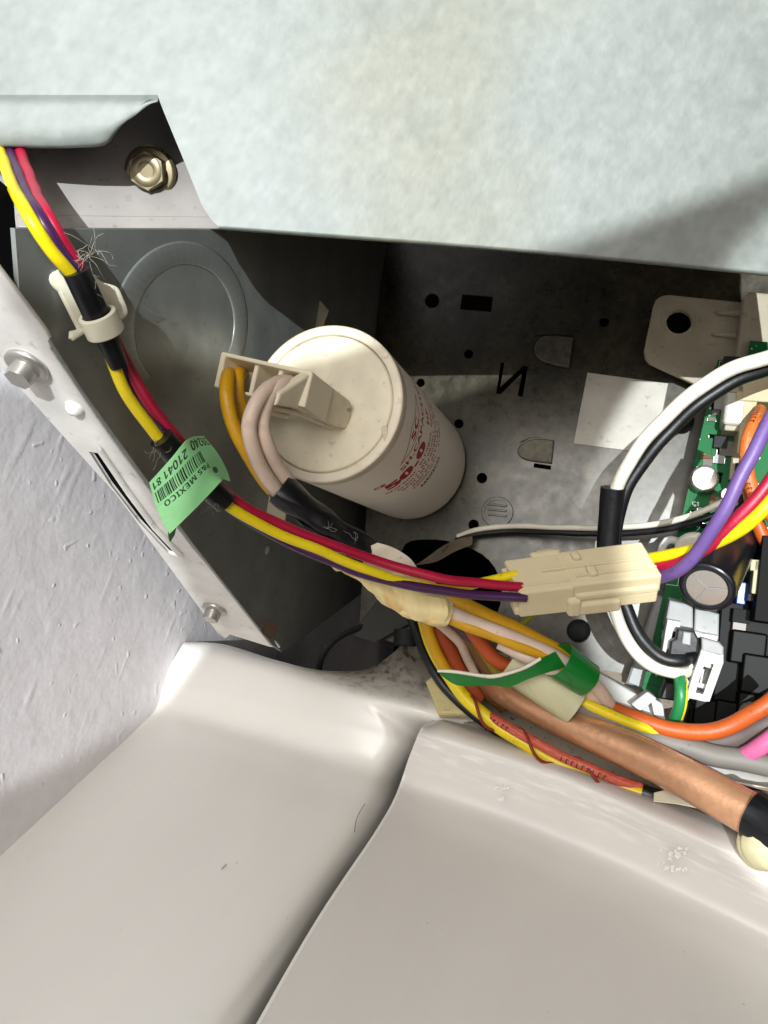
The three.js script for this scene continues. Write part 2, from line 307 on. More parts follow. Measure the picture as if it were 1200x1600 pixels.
{
  const t = thing('side_panel', 'dark galvanized side panel left of the capacitor with a pressed ring and a rusty corner', 'steel panel', B(440, 1015));
  part(t, 'panel', slab(SIDE, [[22, 356], [30, 462], [72, 520], [130, 612], [300, 848], [425, 1008], [440, 1018], [456, 1010], [615, 890], [640, 640], [640, 300], [360, 330], [338, 358]], -0.0012, 0.0012, [], 0.0002), m.zincDark);
  const c = B(296, 512), a = B(215, 470).sub(c).length();
  const ring = new THREE.TorusGeometry(0.0255, 0.0040, 10, 60, 4.4);
  ring.rotateZ(-0.6).scale(1.2, 0.80, 0.11);
  ring.applyMatrix4(new THREE.Matrix4().makeBasis(SIDE.e1, SIDE.e2, SIDE.n).setPosition(c));
  part(t, 'pressed_ring', ring, m.zincDark);
  part(t, 'rust_spot', slab(SIDE, [[410, 975], [416, 968], [424, 972], [432, 974], [435, 985], [428, 995], [420, 998], [412, 992], [407, 985]], 0.00005, 0.0002, [], 0), M(0x8a7868, 0.9, { map: dirtCol }));
  part(t, 'gap_shade', slab(SIDE, [[-90, 200], [22, 300], [26, 352], [34, 470], [20, 500], [-90, 400]], -0.014, 0.001), m.dark);  // added dark sheet that colours in the shade of the gap
  part(t, 'dimple', lathe([[0, 0.001], [0.0012, 0.0008], [0.002, 0]], B(418, 860), SIDE.n, 14), m.zincDark);
}
const TRIM = plane3(B(78, 530), B(432, 1008), B(78, 530).add(V(-1, 0, 0)));
{
  const t = thing('trim_strip', 'white painted diagonal end strip with a long slot and two hex bolts', 'metal trim', on(TRIM, 400, 1000));
  const slot = [[136, 704], [154, 707], [200, 775], [240, 828], [281, 872], [262, 865], [215, 815], [170, 757]];
  const poly = [[-60, 340], [0, 423], [72, 519], [78, 530], [80, 548], [130, 622], [175, 688], [300, 856], [437, 1013], [421, 1011], [360, 992], [352, 998], [340, 990], [180, 772], [100, 684], [0, 573], [-60, 507]];
  part(t, 'strip', slab(TRIM, poly, -0.0012, 0.0012, [slot], 0.0004, 2), m.trim);
  part(t, 'slot_lip', slab(TRIM, [[150, 700], [156, 706], [202, 773], [243, 828], [285, 873], [281, 873], [240, 829], [200, 776], [153, 709]], 0.0, 0.0016, [], 0.0006, 2), m.trim);
  part(t, 'slot_shade', slab(TRIM, [[128, 690], [165, 695], [296, 880], [258, 868]], -0.006, 0.001), m.dark);  // near-black sheet in place of the shade seen through the slot
  part(t, 'punched_pip', lathe([[0, 0.0022], [0.001, 0.002], [0.002, 0.0012], [0.0026, 0]].map(p => p), on(TRIM, 117, 637), TRIM.n, 16), m.trim);
  for (const [x, y, r] of [[44, 569, 0.0052], [336, 950, 0.0046]]) {
    const o = on(TRIM, x, y), w = part(t, 'hex_bolt', lathe([[0, 0.0017], [r * 0.8, 0.0017], [r, 0.0012], [r, 0.0003], [r * 0.95, 0]], o, TRIM.n, 36), m.steel);
    part(w, 'bolt_head', align(new THREE.CylinderGeometry(r * 0.62, r * 0.68, 0.0034, 6).translate(0, 0.0034, 0), o, TRIM.n), m.steel);
  }
}
// bracket under the notch
const BRK = plane3(D(20, 355, 0.216), D(330, 357, 0.228), D(150, 235, 0.224));
{
  const t = thing('mounting_bracket', 'dusty grey steel bracket with a brass bolt inside the notch of the top panel', 'bracket', on(BRK, 330, 357));
  part(t, 'bracket_plate', slab(BRK, [[-30, 120], [18, 250], [20, 342], [26, 356], [335, 357], [420, 357], [420, 120]], -0.0012, 0.0012, [], 0.0003), m.bracket);
  part(t, 'bracket_fold', slab(BRK, [[24, 335], [345, 338], [360, 357], [28, 355]], 0, 0.0008, [], 0.0004, 2), m.bracket);
  const o = on(BRK, 236, 270), r = 0.0074, ax = EYE.clone().sub(o).normalize().addScaledVector(D(150, 225, 0.17).sub(D(240, 262, 0.17)).normalize(), 0.25).normalize();
  const w = part(t, 'bolt', lathe([[0, 0.0016], [r * 0.85, 0.0016], [r, 0.0011], [r, 0.0003], [r * 0.96, -0.001]], o, ax, 40), m.brass);
  part(w, 'bolt_head', align(new THREE.CylinderGeometry(r * 0.70, r * 0.78, 0.0052, 6).translate(0, 0.0032, 0), o, ax), m.brass);
  part(w, 'bolt_cap', lathe([[0, 0.0057], [r * 0.25, 0.0057], [r * 0.3, 0.0060], [r * 0.56, 0.0060], [r * 0.66, 0.0054], [r * 0.68, 0.005]], o, ax, 30), m.brass);
}
// big grey panel across the top
{
  const t = thing('top_panel', 'large dusty grey painted metal panel across the top with a notched corner and rolled lip', 'metal panel', D(640, 375, 0.23));
  const dS = (x, y) => 1 / (4.86 + 0.0003 * (Math.hypot(x - 800, 120) - 120)) + Math.max(-0.02, (y - 149) * 2.5e-5);
  const sheet = (keys, nu) => { const rows = []; keys.forEach((k, q) => { for (let n = 0; n < k[5]; n++) rows.push(k.map((c, e) => c + (keys[q + 1][e] - c) * n / k[5])); }); rows.push(keys[keys.length - 1]);
    return loft((s, j) => { const [yl, yr, xl, ym, dd] = rows[j], x = xl + (1380 - xl) * s, y = yl + (yr - yl) * s + ym * Math.sin(s * Math.PI); return D(x, y, dS(x, y) + dd); }, nu, rows.length - 1, 0.001, null, 'pos'); };
  part(t, 'sheet', sheet([[-420, -420, -260, 0, 0, 16], [149, 149, -260, 0, 0, 0]], 120), m.sheet);
  part(t, 'apron', sheet([[149, 149, 246, 0, 0, 3], [175, 180, 256, 0, 0, 6], [250, 300, 287, 0, 0, 6], [322, 405, 316, -2, 0, 3], [346, 434, 332, -4, 0, 3], [355, 446, 342, -6, 0, 2], [360, 451, 351, -6, 0.0012, 1], [358, 449, 360, -6, 0.005, 0]], 90), m.sheet);
  // rolled lip left of the notch
  const lx = [-260, 0, 120, 190, 222, 246], lipd = x => dS(x, 149);
  const lip = (f, dd) => lx.map((x, i) => D(f(x)[0], f(x)[1], lipd(x) + dd));
  part(t, 'rolled_lip', loft([lip(x => [x, 148], 0), lip(x => [x, 158], -0.0006), lip(x => [x - (x > 180 ? (x - 180) * 0.18 : 0), 176 - (x > 222 ? 14 : 0)], -0.0003), lip(x => [x - (x > 150 ? (x - 150) * 0.4 : 0), 212 - (x > 180 ? (x - 180) * 0.45 : 0)], 0.001), lip(x => [x - (x > 150 ? (x - 150) * 0.55 : 0), 228 - (x > 180 ? (x - 180) * 0.55 : 0)], 0.0025), lip(x => [x - (x > 150 ? (x - 150) * 0.56 : 0), 231 - (x > 180 ? (x - 180) * 0.55 : 0)], 0.005)], 40, 20, 0.001, null, 'pos'), m.sheet);
}

// ------------------------------------------------------------------ enamel deck
let RD = 1;
const rail = (pts, y) => pts.map(([px, py, dy = 0]) => on(level(y + dy * RD), px, py));
{
  const Y = SHELF_Y, t = thing('enamel_deck', 'glossy white enamel top deck at lower left rising in a curved step', 'appliance top', V(on(level(0), 300, 1300).x, 0, on(level(0), 300, 1300).z));
  const L = [
    rail([[289, 1003], [345, 1006], [430, 1031], [500, 1047], [572, 1046], [612, 1022], [640, 998], [690, 990]], Y),
    rail([[286, 1006], [340, 1012], [430, 1038], [510, 1055], [590, 1068], [640, 1070], [690, 1078], [740, 1090]], Y + 0.0004),
    rail([[280, 1016], [335, 1026], [430, 1052], [520, 1076], [600, 1098], [650, 1112], [690, 1124, -0.002], [740, 1140, -0.006]], Y - 0.0008),
    rail([[252, 1062], [330, 1078], [430, 1104], [520, 1130], [589, 1143, -0.0004], [615, 1152, -0.002], [637, 1161, -0.007], [659, 1170, -0.018], [685, 1180, -0.036]], Y - 0.0095),
    rail([[222, 1102], [310, 1120], [420, 1150], [520, 1182], [562, 1193, -0.0004], [588, 1202, -0.002], [610, 1211, -0.007], [632, 1220, -0.018], [658, 1230, -0.036]], -0.0058),
    rail([[198, 1130], [300, 1150], [410, 1180], [500, 1212], [550, 1227, -0.0004], [576, 1236, -0.002], [598, 1245, -0.007], [620, 1254, -0.018], [646, 1264, -0.036]], -0.007),
    rail([[160, 1182], [270, 1200], [380, 1235], [470, 1268], [522, 1275, -0.0004], [548, 1284, -0.002], [570, 1293, -0.007], [592, 1302, -0.018], [618, 1312, -0.036]], -0.007),
    rail([[0, 1308], [130, 1340], [260, 1385], [350, 1425], [428, 1417, -0.0004], [454, 1426, -0.002], [476, 1435, -0.007], [498, 1444, -0.018], [524, 1454, -0.036]], -0.007),
    rail([[-420, 1560], [-260, 1640], [-60, 1720], [100, 1780], [190, 1800], [226, 1775, -0.0004], [252, 1784, -0.002], [274, 1793, -0.007], [296, 1802, -0.018], [322, 1812, -0.036]], -0.007),
  ];
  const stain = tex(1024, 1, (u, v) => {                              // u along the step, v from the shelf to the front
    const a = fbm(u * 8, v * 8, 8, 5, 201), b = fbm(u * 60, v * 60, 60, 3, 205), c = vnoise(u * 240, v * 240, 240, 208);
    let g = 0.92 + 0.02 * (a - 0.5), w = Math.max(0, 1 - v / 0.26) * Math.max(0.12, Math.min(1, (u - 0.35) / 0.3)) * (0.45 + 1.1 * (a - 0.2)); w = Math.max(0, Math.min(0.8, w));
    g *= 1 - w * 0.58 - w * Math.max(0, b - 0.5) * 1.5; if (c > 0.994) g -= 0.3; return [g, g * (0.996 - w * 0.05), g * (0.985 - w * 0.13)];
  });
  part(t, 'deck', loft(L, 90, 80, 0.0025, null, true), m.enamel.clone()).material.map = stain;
  part(t, 'rear_ledge', slab(level(SHELF_Y - 0.004), [[625, 1000], [700, 975], [800, 990], [1330, 1060], [1330, 1400], [1000, 1270], [745, 1150], [700, 1105]], -0.002, 0.002), m.dirty);
}
{
  RD = 1; const Y = SHELF_Y + 0.0025, t = thing('enamel_sheet', 'glossy white enamel panel at lower right with a worn rounded step', 'appliance top', V(on(level(0), 900, 1450).x, 0, on(level(0), 900, 1450).z));
  const L = [
    rail([[686, 1124, -0.006], [700, 1126], [740, 1136], [820, 1164], [900, 1194], [1000, 1232], [1200, 1312], [1330, 1370]], Y - 0.003),
    rail([[672, 1128, -0.004], [690, 1130], [735, 1146], [815, 1175], [900, 1208], [1000, 1250], [1200, 1336], [1330, 1395]], Y),
    rail([[658, 1142, -0.0015], [676, 1148], [725, 1164], [810, 1192], [900, 1226], [1000, 1270], [1200, 1360], [1330, 1420]], Y - 0.0008),
    rail([[640, 1184, -0.0004], [660, 1192], [715, 1210], [800, 1238], [900, 1276], [1000, 1318], [1200, 1412], [1330, 1475]], Y - 0.0105),
    rail([[628, 1222, -0.0004], [648, 1230], [705, 1250], [800, 1282], [900, 1322], [1000, 1366], [1200, 1465], [1330, 1530]], -0.0032),
    rail([[616, 1252, -0.0004], [638, 1262], [695, 1284], [790, 1320], [895, 1364], [1000, 1412], [1200, 1512], [1330, 1580]], -0.0044),
    rail([[588, 1300, -0.0004], [610, 1312], [670, 1336], [780, 1380], [890, 1430], [1000, 1480], [1200, 1590], [1330, 1660]], -0.0044),
    rail([[494, 1442, -0.0004], [518, 1456], [590, 1490], [720, 1550], [860, 1615], [1000, 1690], [1200, 1800], [1330, 1880]], -0.0044),
    rail([[292, 1800, -0.0004], [330, 1816], [430, 1850], [600, 1900], [760, 1950], [940, 2030], [1200, 2180], [1330, 2260]], -0.0044),
  ];
  const worn = tex(1024, 1, (u, v) => {
    const a = fbm(u * 8, v * 8, 8, 5, 221), b = fbm(u * 18, v * 80, 80, 4, 225), c = vnoise(u * 240, v * 240, 240, 228), d = fbm(u * 90, v * 90, 90, 2, 229);
    let g = 0.84 + 0.03 * (a - 0.5), w = Math.max(0, 1 - Math.abs(v - 0.3) / 0.13) * Math.max(0, b - 0.46) * 1.6; g += w * 0.16; w = Math.max(0, 1 - v / 0.22) * (0.25 + a * 0.6); g *= 1 - 0.22 * w - 0.2 * w * Math.max(0, d - 0.5);
    if (c > 0.995) g -= 0.3; return [g, g * 0.988, g * 0.974];
  });
  part(t, 'lid_panel', loft(L, 80, 80, 0.0025, null, true), m.enamel.clone()).material.map = worn;
  const edge = L.map(r => r[0]);
  part(t, 'side_skirt', loft([edge.map(p => p.clone().add(V(0.0006, 0.0002, 0))), edge.map(p => p.clone().add(V(0.001, -0.008, 0))), edge.map(p => p.clone().add(V(0.004, -0.02, 0)))], 60, 8, 0.001), m.enamel);
  // worn spots where the enamel flaked
  const fl = []; const flake = (cx, cy, n, sx, sy, yy) => { for (let i = 0; i < n; i++) { const x = cx + (rnd() + rnd() - 1) * sx, y = cy + (rnd() + rnd() - 1) * sy, r = 0.7 + rnd() * rnd() * 4.2, ph = rnd() * 6; fl.push(slab(level(yy), Array.from({ length: 7 }, (_, k) => [x + r * (0.6 + rnd() * 0.7) * Math.cos(ph + k / 7 * 6.28), y + r * (0.6 + rnd() * 0.6) * Math.sin(ph + k / 7 * 6.28)]), fl.length * 0.00002, 0.0004, [], 0)); } };
  const ht = (px, py) => { let best = 9, h = 0; for (const r of L) for (const p of r) { const q = p.clone().sub(EYE); const c = V(AX.x * q.x + AY.x * q.y + AZ.x * q.z, AX.y * q.x + AY.y * q.y + AZ.y * q.z, AX.z * q.x + AY.z * q.y + AZ.z * q.z); const d = Math.hypot(600 - c.x / c.z * F - px, 800 + c.y / c.z * F - py); if (d < best * 60) { best = d / 60; h = p.y; } } return h; };
  flake(1056, 1332, 22, 24, 15, SHELF_Y - 0.0018); flake(1062, 1358, 16, 30, 5, SHELF_Y - 0.0062); flake(1040, 1345, 5, 40, 20, SHELF_Y - 0.003); flake(785, 1229, 8, 12, 3, SHELF_Y - 0.0028); flake(783, 1246, 8, 12, 4, SHELF_Y - 0.0065);
  const s = part(t, 'paint_flakes', merge(fl), M(0xffffff, 0.6)); s.userData.kind = 'stuff';
}
wire('hair', 'short dark curved hair lying on the left enamel deck near the gap', 'hair', [on(level(-0.0064), 554, 1300), on(level(-0.0064), 557, 1280), on(level(-0.0062), 566, 1262), on(level(-0.0064), 570, 1256)], 0.00011, M(0x4a3a30, 0.6), null, { radial: 5 });
wire('hair', 'tiny stray hair near the middle of the left enamel deck', 'hair', [on(level(-0.0066), 346, 1358), on(level(-0.0064), 351, 1353), on(level(-0.0066), 353, 1350)], 0.00011, M(0x4a3a30, 0.6), null, { radial: 5 });

// ------------------------------------------------------------------ capacitor
const CAPR = 0.0262, capF = D(508, 630, 0.252), capN = PLATE.n, capB = capF.clone().addScaledVector(capN, -(capF.clone().sub(PLATE.o).dot(capN)));
const CAPL = capF.distanceTo(capB);
{
  const t = thing('capacitor', 'white cylindrical motor capacitor with red printed rating standing on the steel plate', 'capacitor', capB);
  const print = canvasTex(2048, 1400, (x, w, h) => {
    x.fillStyle = '#f3eadc'; x.fillRect(0, 0, w, h);
    const red = '#a3121f', px = w / (CAPR * 2 * Math.PI), pyy = h / CAPL, L = (s, u, v, mm, c = red, bold = '', sp) => { x.fillStyle = c; x.font = `${bold} ${mm * 0.001 * pyy}px sans-serif`; x.save(); x.translate(w / 2 + u * 0.001 * px, v * 0.001 * pyy); if (sp) x.scale(sp, 1); x.fillText(s, 0, 0); x.strokeStyle = c; x.lineWidth = mm > 6 ? 9 : 3.5; x.strokeText(s, 0, 0); x.restore(); };
    x.strokeStyle = red; x.lineWidth = 7; x.beginPath(); const q = (a, b) => [w / 2 + a * 0.001 * px, b * 0.001 * pyy];
    x.moveTo(...q(-13, 22)); x.lineTo(...q(-1, 14.5)); x.lineTo(...q(12, 19)); x.lineTo(...q(0, 23)); x.closePath(); x.stroke();
    L('SC', -4, 21.2, 5.5, red, 'bold', 1.3);
    L('SH.CAPACITOR', -15, 28, 4.4, red, '', 1.25); L('50.0', -24, 36.5, 8.6, red, 'bold', 1.35); L('\u00b5F', 5, 35.5, 4.6, red, '', 1.2);
    L('CE', -27, 29, 3.4, red, 'bold', 1.2);
    const worn = (u, v, n, mm) => { x.fillStyle = red; for (let k = 0; k < n; k++) { const [a, b] = q(u + k * mm * 0.62, v), ww = mm * 0.001 * px, hh = mm * 0.001 * pyy; if (rnd() < 0.12) continue; x.fillRect(a, b - hh * 0.7, ww * 0.14, hh * 0.7); if (rnd() > 0.3) x.fillRect(a, b - hh * 0.7, ww * 0.42, hh * 0.14); if (rnd() > 0.4) x.fillRect(a, b - hh * 0.12, ww * 0.42, hh * 0.14); if (rnd() > 0.5) x.fillRect(a + ww * 0.3, b - hh * 0.7, ww * 0.14, hh * 0.7); } };
    worn(-26, 41, 24, 3); worn(-22, 44.6, 22, 2.8); worn(-21, 48, 23, 3); worn(-19, 51.4, 20, 2.8); worn(-18, 54.6, 18, 2.6);
    L('MEXICO', -16, 60, 3.2, '#3d3230', '', 1.2);
    x.globalAlpha = 0.06; for (let i = 0; i < 500; i++) { x.fillStyle = rnd() > 0.5 ? '#8a7a66' : '#ffffff'; const r = 4 + rnd() * 40; x.fillRect(rnd() * w, rnd() * h, r, r * 0.4); } x.globalAlpha = 1;
  });
  const body = new THREE.CylinderGeometry(CAPR, CAPR, CAPL, 96, 40, true).translate(0, CAPL / 2, 0);
  { const p = body.attributes.position; for (let i = 0; i < p.count; i++) { const y = p.getY(i), k = y < 0.006 ? 1 - 0.16 * (1 - y / 0.006) ** 2 : 1; p.setX(i, p.getX(i) * k); p.setZ(i, p.getZ(i) * k); } body.computeVertexNormals(); }
  const textDir = D(700, 700, 0.3).sub(D(575, 672, 0.3));
  part(t, 'body', align(body, capB, capN, textDir.clone().negate()), M(0xffffff, 0.5, { map: print }));
  const R = CAPR;
  part(t, 'rim', lathe([[R - 0.0032, CAPL - 0.0012], [R - 0.0031, CAPL - 0.0001], [R - 0.0028, CAPL + 0.0002], [R - 0.0007, CAPL + 0.0002], [R - 0.0001, CAPL - 0.0002], [R + 0.0001, CAPL - 0.001], [R + 0.0001, CAPL - 0.0045], [R - 0.0003, CAPL - 0.0048]], capB, capN, 96), M(0xece1cc, 0.5, { map: grime }));
  part(t, 'end_cap', lathe([[0, CAPL + 0.0002], [R - 0.0042, CAPL + 0.0001], [R - 0.0036, CAPL - 0.0002], [R - 0.0033, CAPL - 0.0012]], capB, capN, 96), M(0xeee5cd, 0.6, { map: grime }));
  part(t, 'pour_notch', box(on({ ...PLATE, o: capF }, 596, 668), D(606, 664, 0.25).sub(D(596, 668, 0.25)), D(602, 690, 0.25).sub(D(596, 664, 0.25)), capN.clone().multiplyScalar(0.0024), [0, 1, 0, 1, -0.5, 0.5], 0.0005), M(0xd9cfb8, 0.55, { map: grime }));
}
{
  const t = thing('clamp', 'pale grey strap clamp with two tabs sticking out behind the capacitor', 'clamp', capB);
  const P2 = plane(D(490, 485, 0.31), PLATE.n, V(1, 0, 0)), P3 = plane(D(430, 800, 0.285), PLATE.n, V(1, 0, 0));
  part(t, 'tab', slab(P2, [[484, 457], [492, 460], [513, 484], [502, 515], [460, 530]], 0, 0.0014, [], 0.0004), m.plastic);
  part(t, 'tab', slab(P3, [[416, 765], [450, 780], [442, 830], [408, 806]], 0, 0.0014, [], 0.0004), m.plastic);
  const h0 = 0.05, arc = new THREE.CylinderGeometry(CAPR + 0.0008, CAPR + 0.0008, 0.010, 40, 1, true, 0, Math.PI * 0.8).translate(0, h0, 0);
  part(t, 'strap', align(arc, capB, capN, V(-0.2, 1, 0.1)), m.plastic);
}
// plug on the capacitor's face
{
  const o = D(347, 549, 0.223), w = D(488, 580, 0.222).sub(o), h = D(335, 604, 0.2245).sub(o);
  let d = D(560, 640, 0.250).sub(D(488, 580, 0.222));
  const t = thing('plug_housing', 'ivory three cell plug pushed on the capacitor end with yellow and cream wires', 'plug', o);
  const k = 0.05;
  part(t, 'top_wall', box(o, w, h, d, [0, 1, 0, 0.12, 0, 0.42], 0.0004), m.plug);
  part(t, 'bottom_wall', box(o, w, h, d, [0.0, 1, 0.9, 1.0, 0.06, 0.42], 0.0004), m.plug);
  part(t, 'end_wall', box(o, w, h, d, [-0.01, 0.05, 0.02, 1.0, 0.0, 0.42], 0.0004), m.plug);
  part(t, 'end_wall', box(o, w, h, d, [0.93, 1.01, 0.02, 1.02, 0.0, 0.42], 0.0004), m.plug);
  for (const s of [0.33, 0.6]) part(t, 'divider', box(o, w, h, d, [s, s + 0.05, 0.05, 0.95, 0.06, 0.42], 0.0004), m.plug);
  part(t, 'back_wall', box(o, w, h, d, [0.0, 1, 0.05, 0.96, 0.34, 0.42], 0.0004), m.plug);
  // tongue running down on the cap's face
  const q = D(487, 582, 0.2225), q1 = D(552, 630, 0.246), q2 = D(464, 640, 0.224);
  const tg = plane3(q, q1, q2);
  part(t, 'tongue', slab(tg, [[485, 584], [500, 590], [548, 627], [551, 636], [543, 640], [549, 646], [543, 671], [524, 668], [466, 640], [430, 634], [438, 615]], -0.0032, 0.0032, [], 0.0007, 2), m.plug);
  part(t, 'tongue_rib', slab(tg, [[426, 634], [462, 642], [540, 673], [527, 676], [470, 652], [424, 641]], -0.0058, 0.0024, [], 0.0006, 2), m.plug);
  part(t, 'latch', slab(tg, [[424, 642], [456, 648], [452, 656], [424, 650]], -0.0085, 0.0026, [], 0.0005), m.plug);
}
const rW = 0.0021;
wire('yellow_wire', 'outer amber yellow wire looping from the left cell of the capacitor plug', 'wire', [D(366, 585, 0.236), D(356, 590, 0.222), D(354, 620, 0.218), D(366, 665, 0.219), D(390, 715, 0.222), D(425, 765, 0.228), D(450, 785, 0.232)], rW, m.amber, 'wires from the capacitor plug');
wire('yellow_wire', 'inner amber yellow wire looping from the capacitor plug beside the cream wires', 'wire', [D(382, 585, 0.238), D(372, 588, 0.226), D(372, 620, 0.225), D(384, 655, 0.227), D(402, 705, 0.23), D(432, 760, 0.233), D(455, 780, 0.236)], rW, m.amber, 'wires from the capacitor plug');
wire('cream_wire', 'outer left cream wire looping from the capacitor plug into the black sleeve', 'wire', [D(456, 600, 0.234), D(436, 598, 0.221), D(404, 625, 0.2135), D(389, 665, 0.213), D(398, 710, 0.217), D(425, 758, 0.224), D(450, 785, 0.23)], 0.0022, m.cream, 'wires from the capacitor plug');
wire('cream_wire', 'inner right cream wire looping from the capacitor plug into the black sleeve', 'wire', [D(462, 606, 0.236), D(448, 598, 0.222), D(421, 620, 0.2165), D(411, 665, 0.2165), D(422, 706, 0.22), D(446, 748, 0.227), D(470, 775, 0.233)], 0.0022, m.cream, 'wires from the capacitor plug');
{
  const t = thing('black_sleeve', 'wrinkled black taped sleeve below the capacitor gathering its wires', 'tape sleeve', D(575, 860, 0.25));
  part(t, 'sleeve', cord([D(436, 763, 0.226), D(465, 785, 0.2275), D(510, 820, 0.233), D(545, 842, 0.238), D(580, 862, 0.243)], s => 0.0053 - 0.0008 * s + 0.0004 * Math.sin(s * 17), { radial: 18, rough: 0.07, flat: 0.8 }), m.tape);
  part(t, 'tape_flap', loft([[D(420, 772, 0.224), D(450, 800, 0.2255), D(490, 835, 0.2285)], [D(430, 785, 0.2245), D(470, 818, 0.226), D(520, 848, 0.2295)], [D(445, 800, 0.228), D(490, 830, 0.23), D(540, 858, 0.234)]], 14, 8, 0.0004, (u, v) => 0.0002 * Math.sin(u * 900)), m.tape);
}

// ------------------------------------------------------------------ front harness: yellow, red, purple
const r1 = 0.00144;
wire('yellow_wire', 'bright yellow wire from the top left corner through the nylon clip to the ivory connector', 'wire',
  [D(-30, 150, 0.216), D(-4, 222, 0.206), D(18, 285, 0.178), D(48, 342, 0.156), D(84, 396, 0.1605), D(118, 436, 0.166), D(150, 500, 0.173), D(176, 566, 0.178), D(200, 620, 0.181), D(244, 678, 0.186), D(300, 745, 0.194), D(355, 789, 0.2), D(420, 827, 0.207), D(500, 860, 0.214), D(580, 893, 0.221), D(640, 912, 0.226), D(700, 920, 0.231), D(760, 908, 0.236), D(815, 896, 0.238)], r1, m.yellow, 'wires of the front harness');
wire('red_wire', 'crimson red wire from the top left corner through the nylon clip to the ivory connector', 'wire',
  [D(5, 150, 0.218), D(28, 225, 0.207), D(52, 290, 0.181), D(78, 345, 0.160), D(110, 396, 0.1645), D(136, 436, 0.170), D(165, 500, 0.176), D(192, 560, 0.182), D(226, 620, 0.186), D(266, 672, 0.191), D(320, 735, 0.198), D(362, 779, 0.202), D(430, 816, 0.21), D(520, 852, 0.2185), D(600, 880, 0.2255), D(690, 904, 0.2275), D(745, 911, 0.231), D(815, 917, 0.235)], r1 * 1.05, m.red, 'wires of the front harness');
wire('purple_wire', 'dark purple wire between yellow and red from the top left to the ivory connector', 'wire',
  [D(-10, 150, 0.217), D(12, 225, 0.2065), D(35, 290, 0.1795), D(64, 345, 0.158), D(98, 398, 0.1625), D(128, 438, 0.168), D(158, 500, 0.177), D(186, 562, 0.181), D(214, 622, 0.187), D(256, 678, 0.19), D(310, 745, 0.1985), D(356, 790, 0.2055), D(420, 832, 0.212), D(510, 874, 0.217), D(590, 903, 0.2225), D(670, 920, 0.227), D(740, 929, 0.231), D(822, 934, 0.234)], r1, m.purple, 'wires of the front harness');
{
  const t = thing('black_tape', 'black tape wrap on the wires inside the nylon clip', 'tape', D(150, 500, 0.17), 'black tape wraps on the front harness');
  part(t, 'wrap', cord([D(119, 424, 0.1645), D(138, 465, 0.168), D(158, 510, 0.1725)], 0.0029, { radial: 18, rough: 0.02 }), m.tape);
  part(t, 'lower_wrap', cord([D(156, 502, 0.1725), D(174, 545, 0.176), D(186, 572, 0.1785)], s => 0.0026 - 0.0004 * s, { radial: 18, rough: 0.03 }), m.tape);
  single('black_tape', 'black tape wrap on the wires under the mint green tag', 'tape', cord([D(252, 684, 0.1855), D(300, 738, 0.193), D(352, 785, 0.2)], s => 0.0031, { radial: 18, rough: 0.02 }), m.tape, 'black tape wraps on the front harness');
}
{
  const CL = plane(D(140, 480, 0.177), SIDE.n.clone().add(EYE.clone().sub(D(140, 480, 0.177)).normalize().multiplyScalar(1.6)), V(1, 0, 0));
  const t = thing('cable_clip', 'translucent ivory nylon cable clip clasping the black taped wires', 'cable clip', D(160, 510, 0.176));
  part(t, 'wing', slab(CL, [[69, 436], [78, 428], [92, 421], [104, 436], [122, 468], [136, 505], [134, 516], [122, 516], [108, 488], [92, 456]], 0, 0.0014, [], 0.0006, 2), m.nylon);
  part(t, 'wing', slab(CL, spl([[146, 428], [160, 440], [184, 448], [192, 462], [201, 488], [198, 494], [186, 503], [178, 500], [160, 470]], 30), 0.0, 0.0014, [], 0.0006, 2), m.nylon);
  part(t, 'foot', slab(CL, [[110, 518], [134, 512], [136, 520], [116, 533], [109, 529]], 0.0005, 0.0016, [], 0.0006, 2), m.nylon);
  const a = D(151, 490, 0.1705), b = D(166, 521, 0.1737), ax = b.clone().sub(a);
  const ro = 0.0043, ri = 0.0033, hh = ax.length();
  part(t, 'ring', lathe([[ri, 0], [ro - 0.0002, 0], [ro, 0.0003], [ro, hh - 0.0003], [ro - 0.0002, hh], [ri, hh], [ri, 0]], a, ax, 40), m.nylon);
}
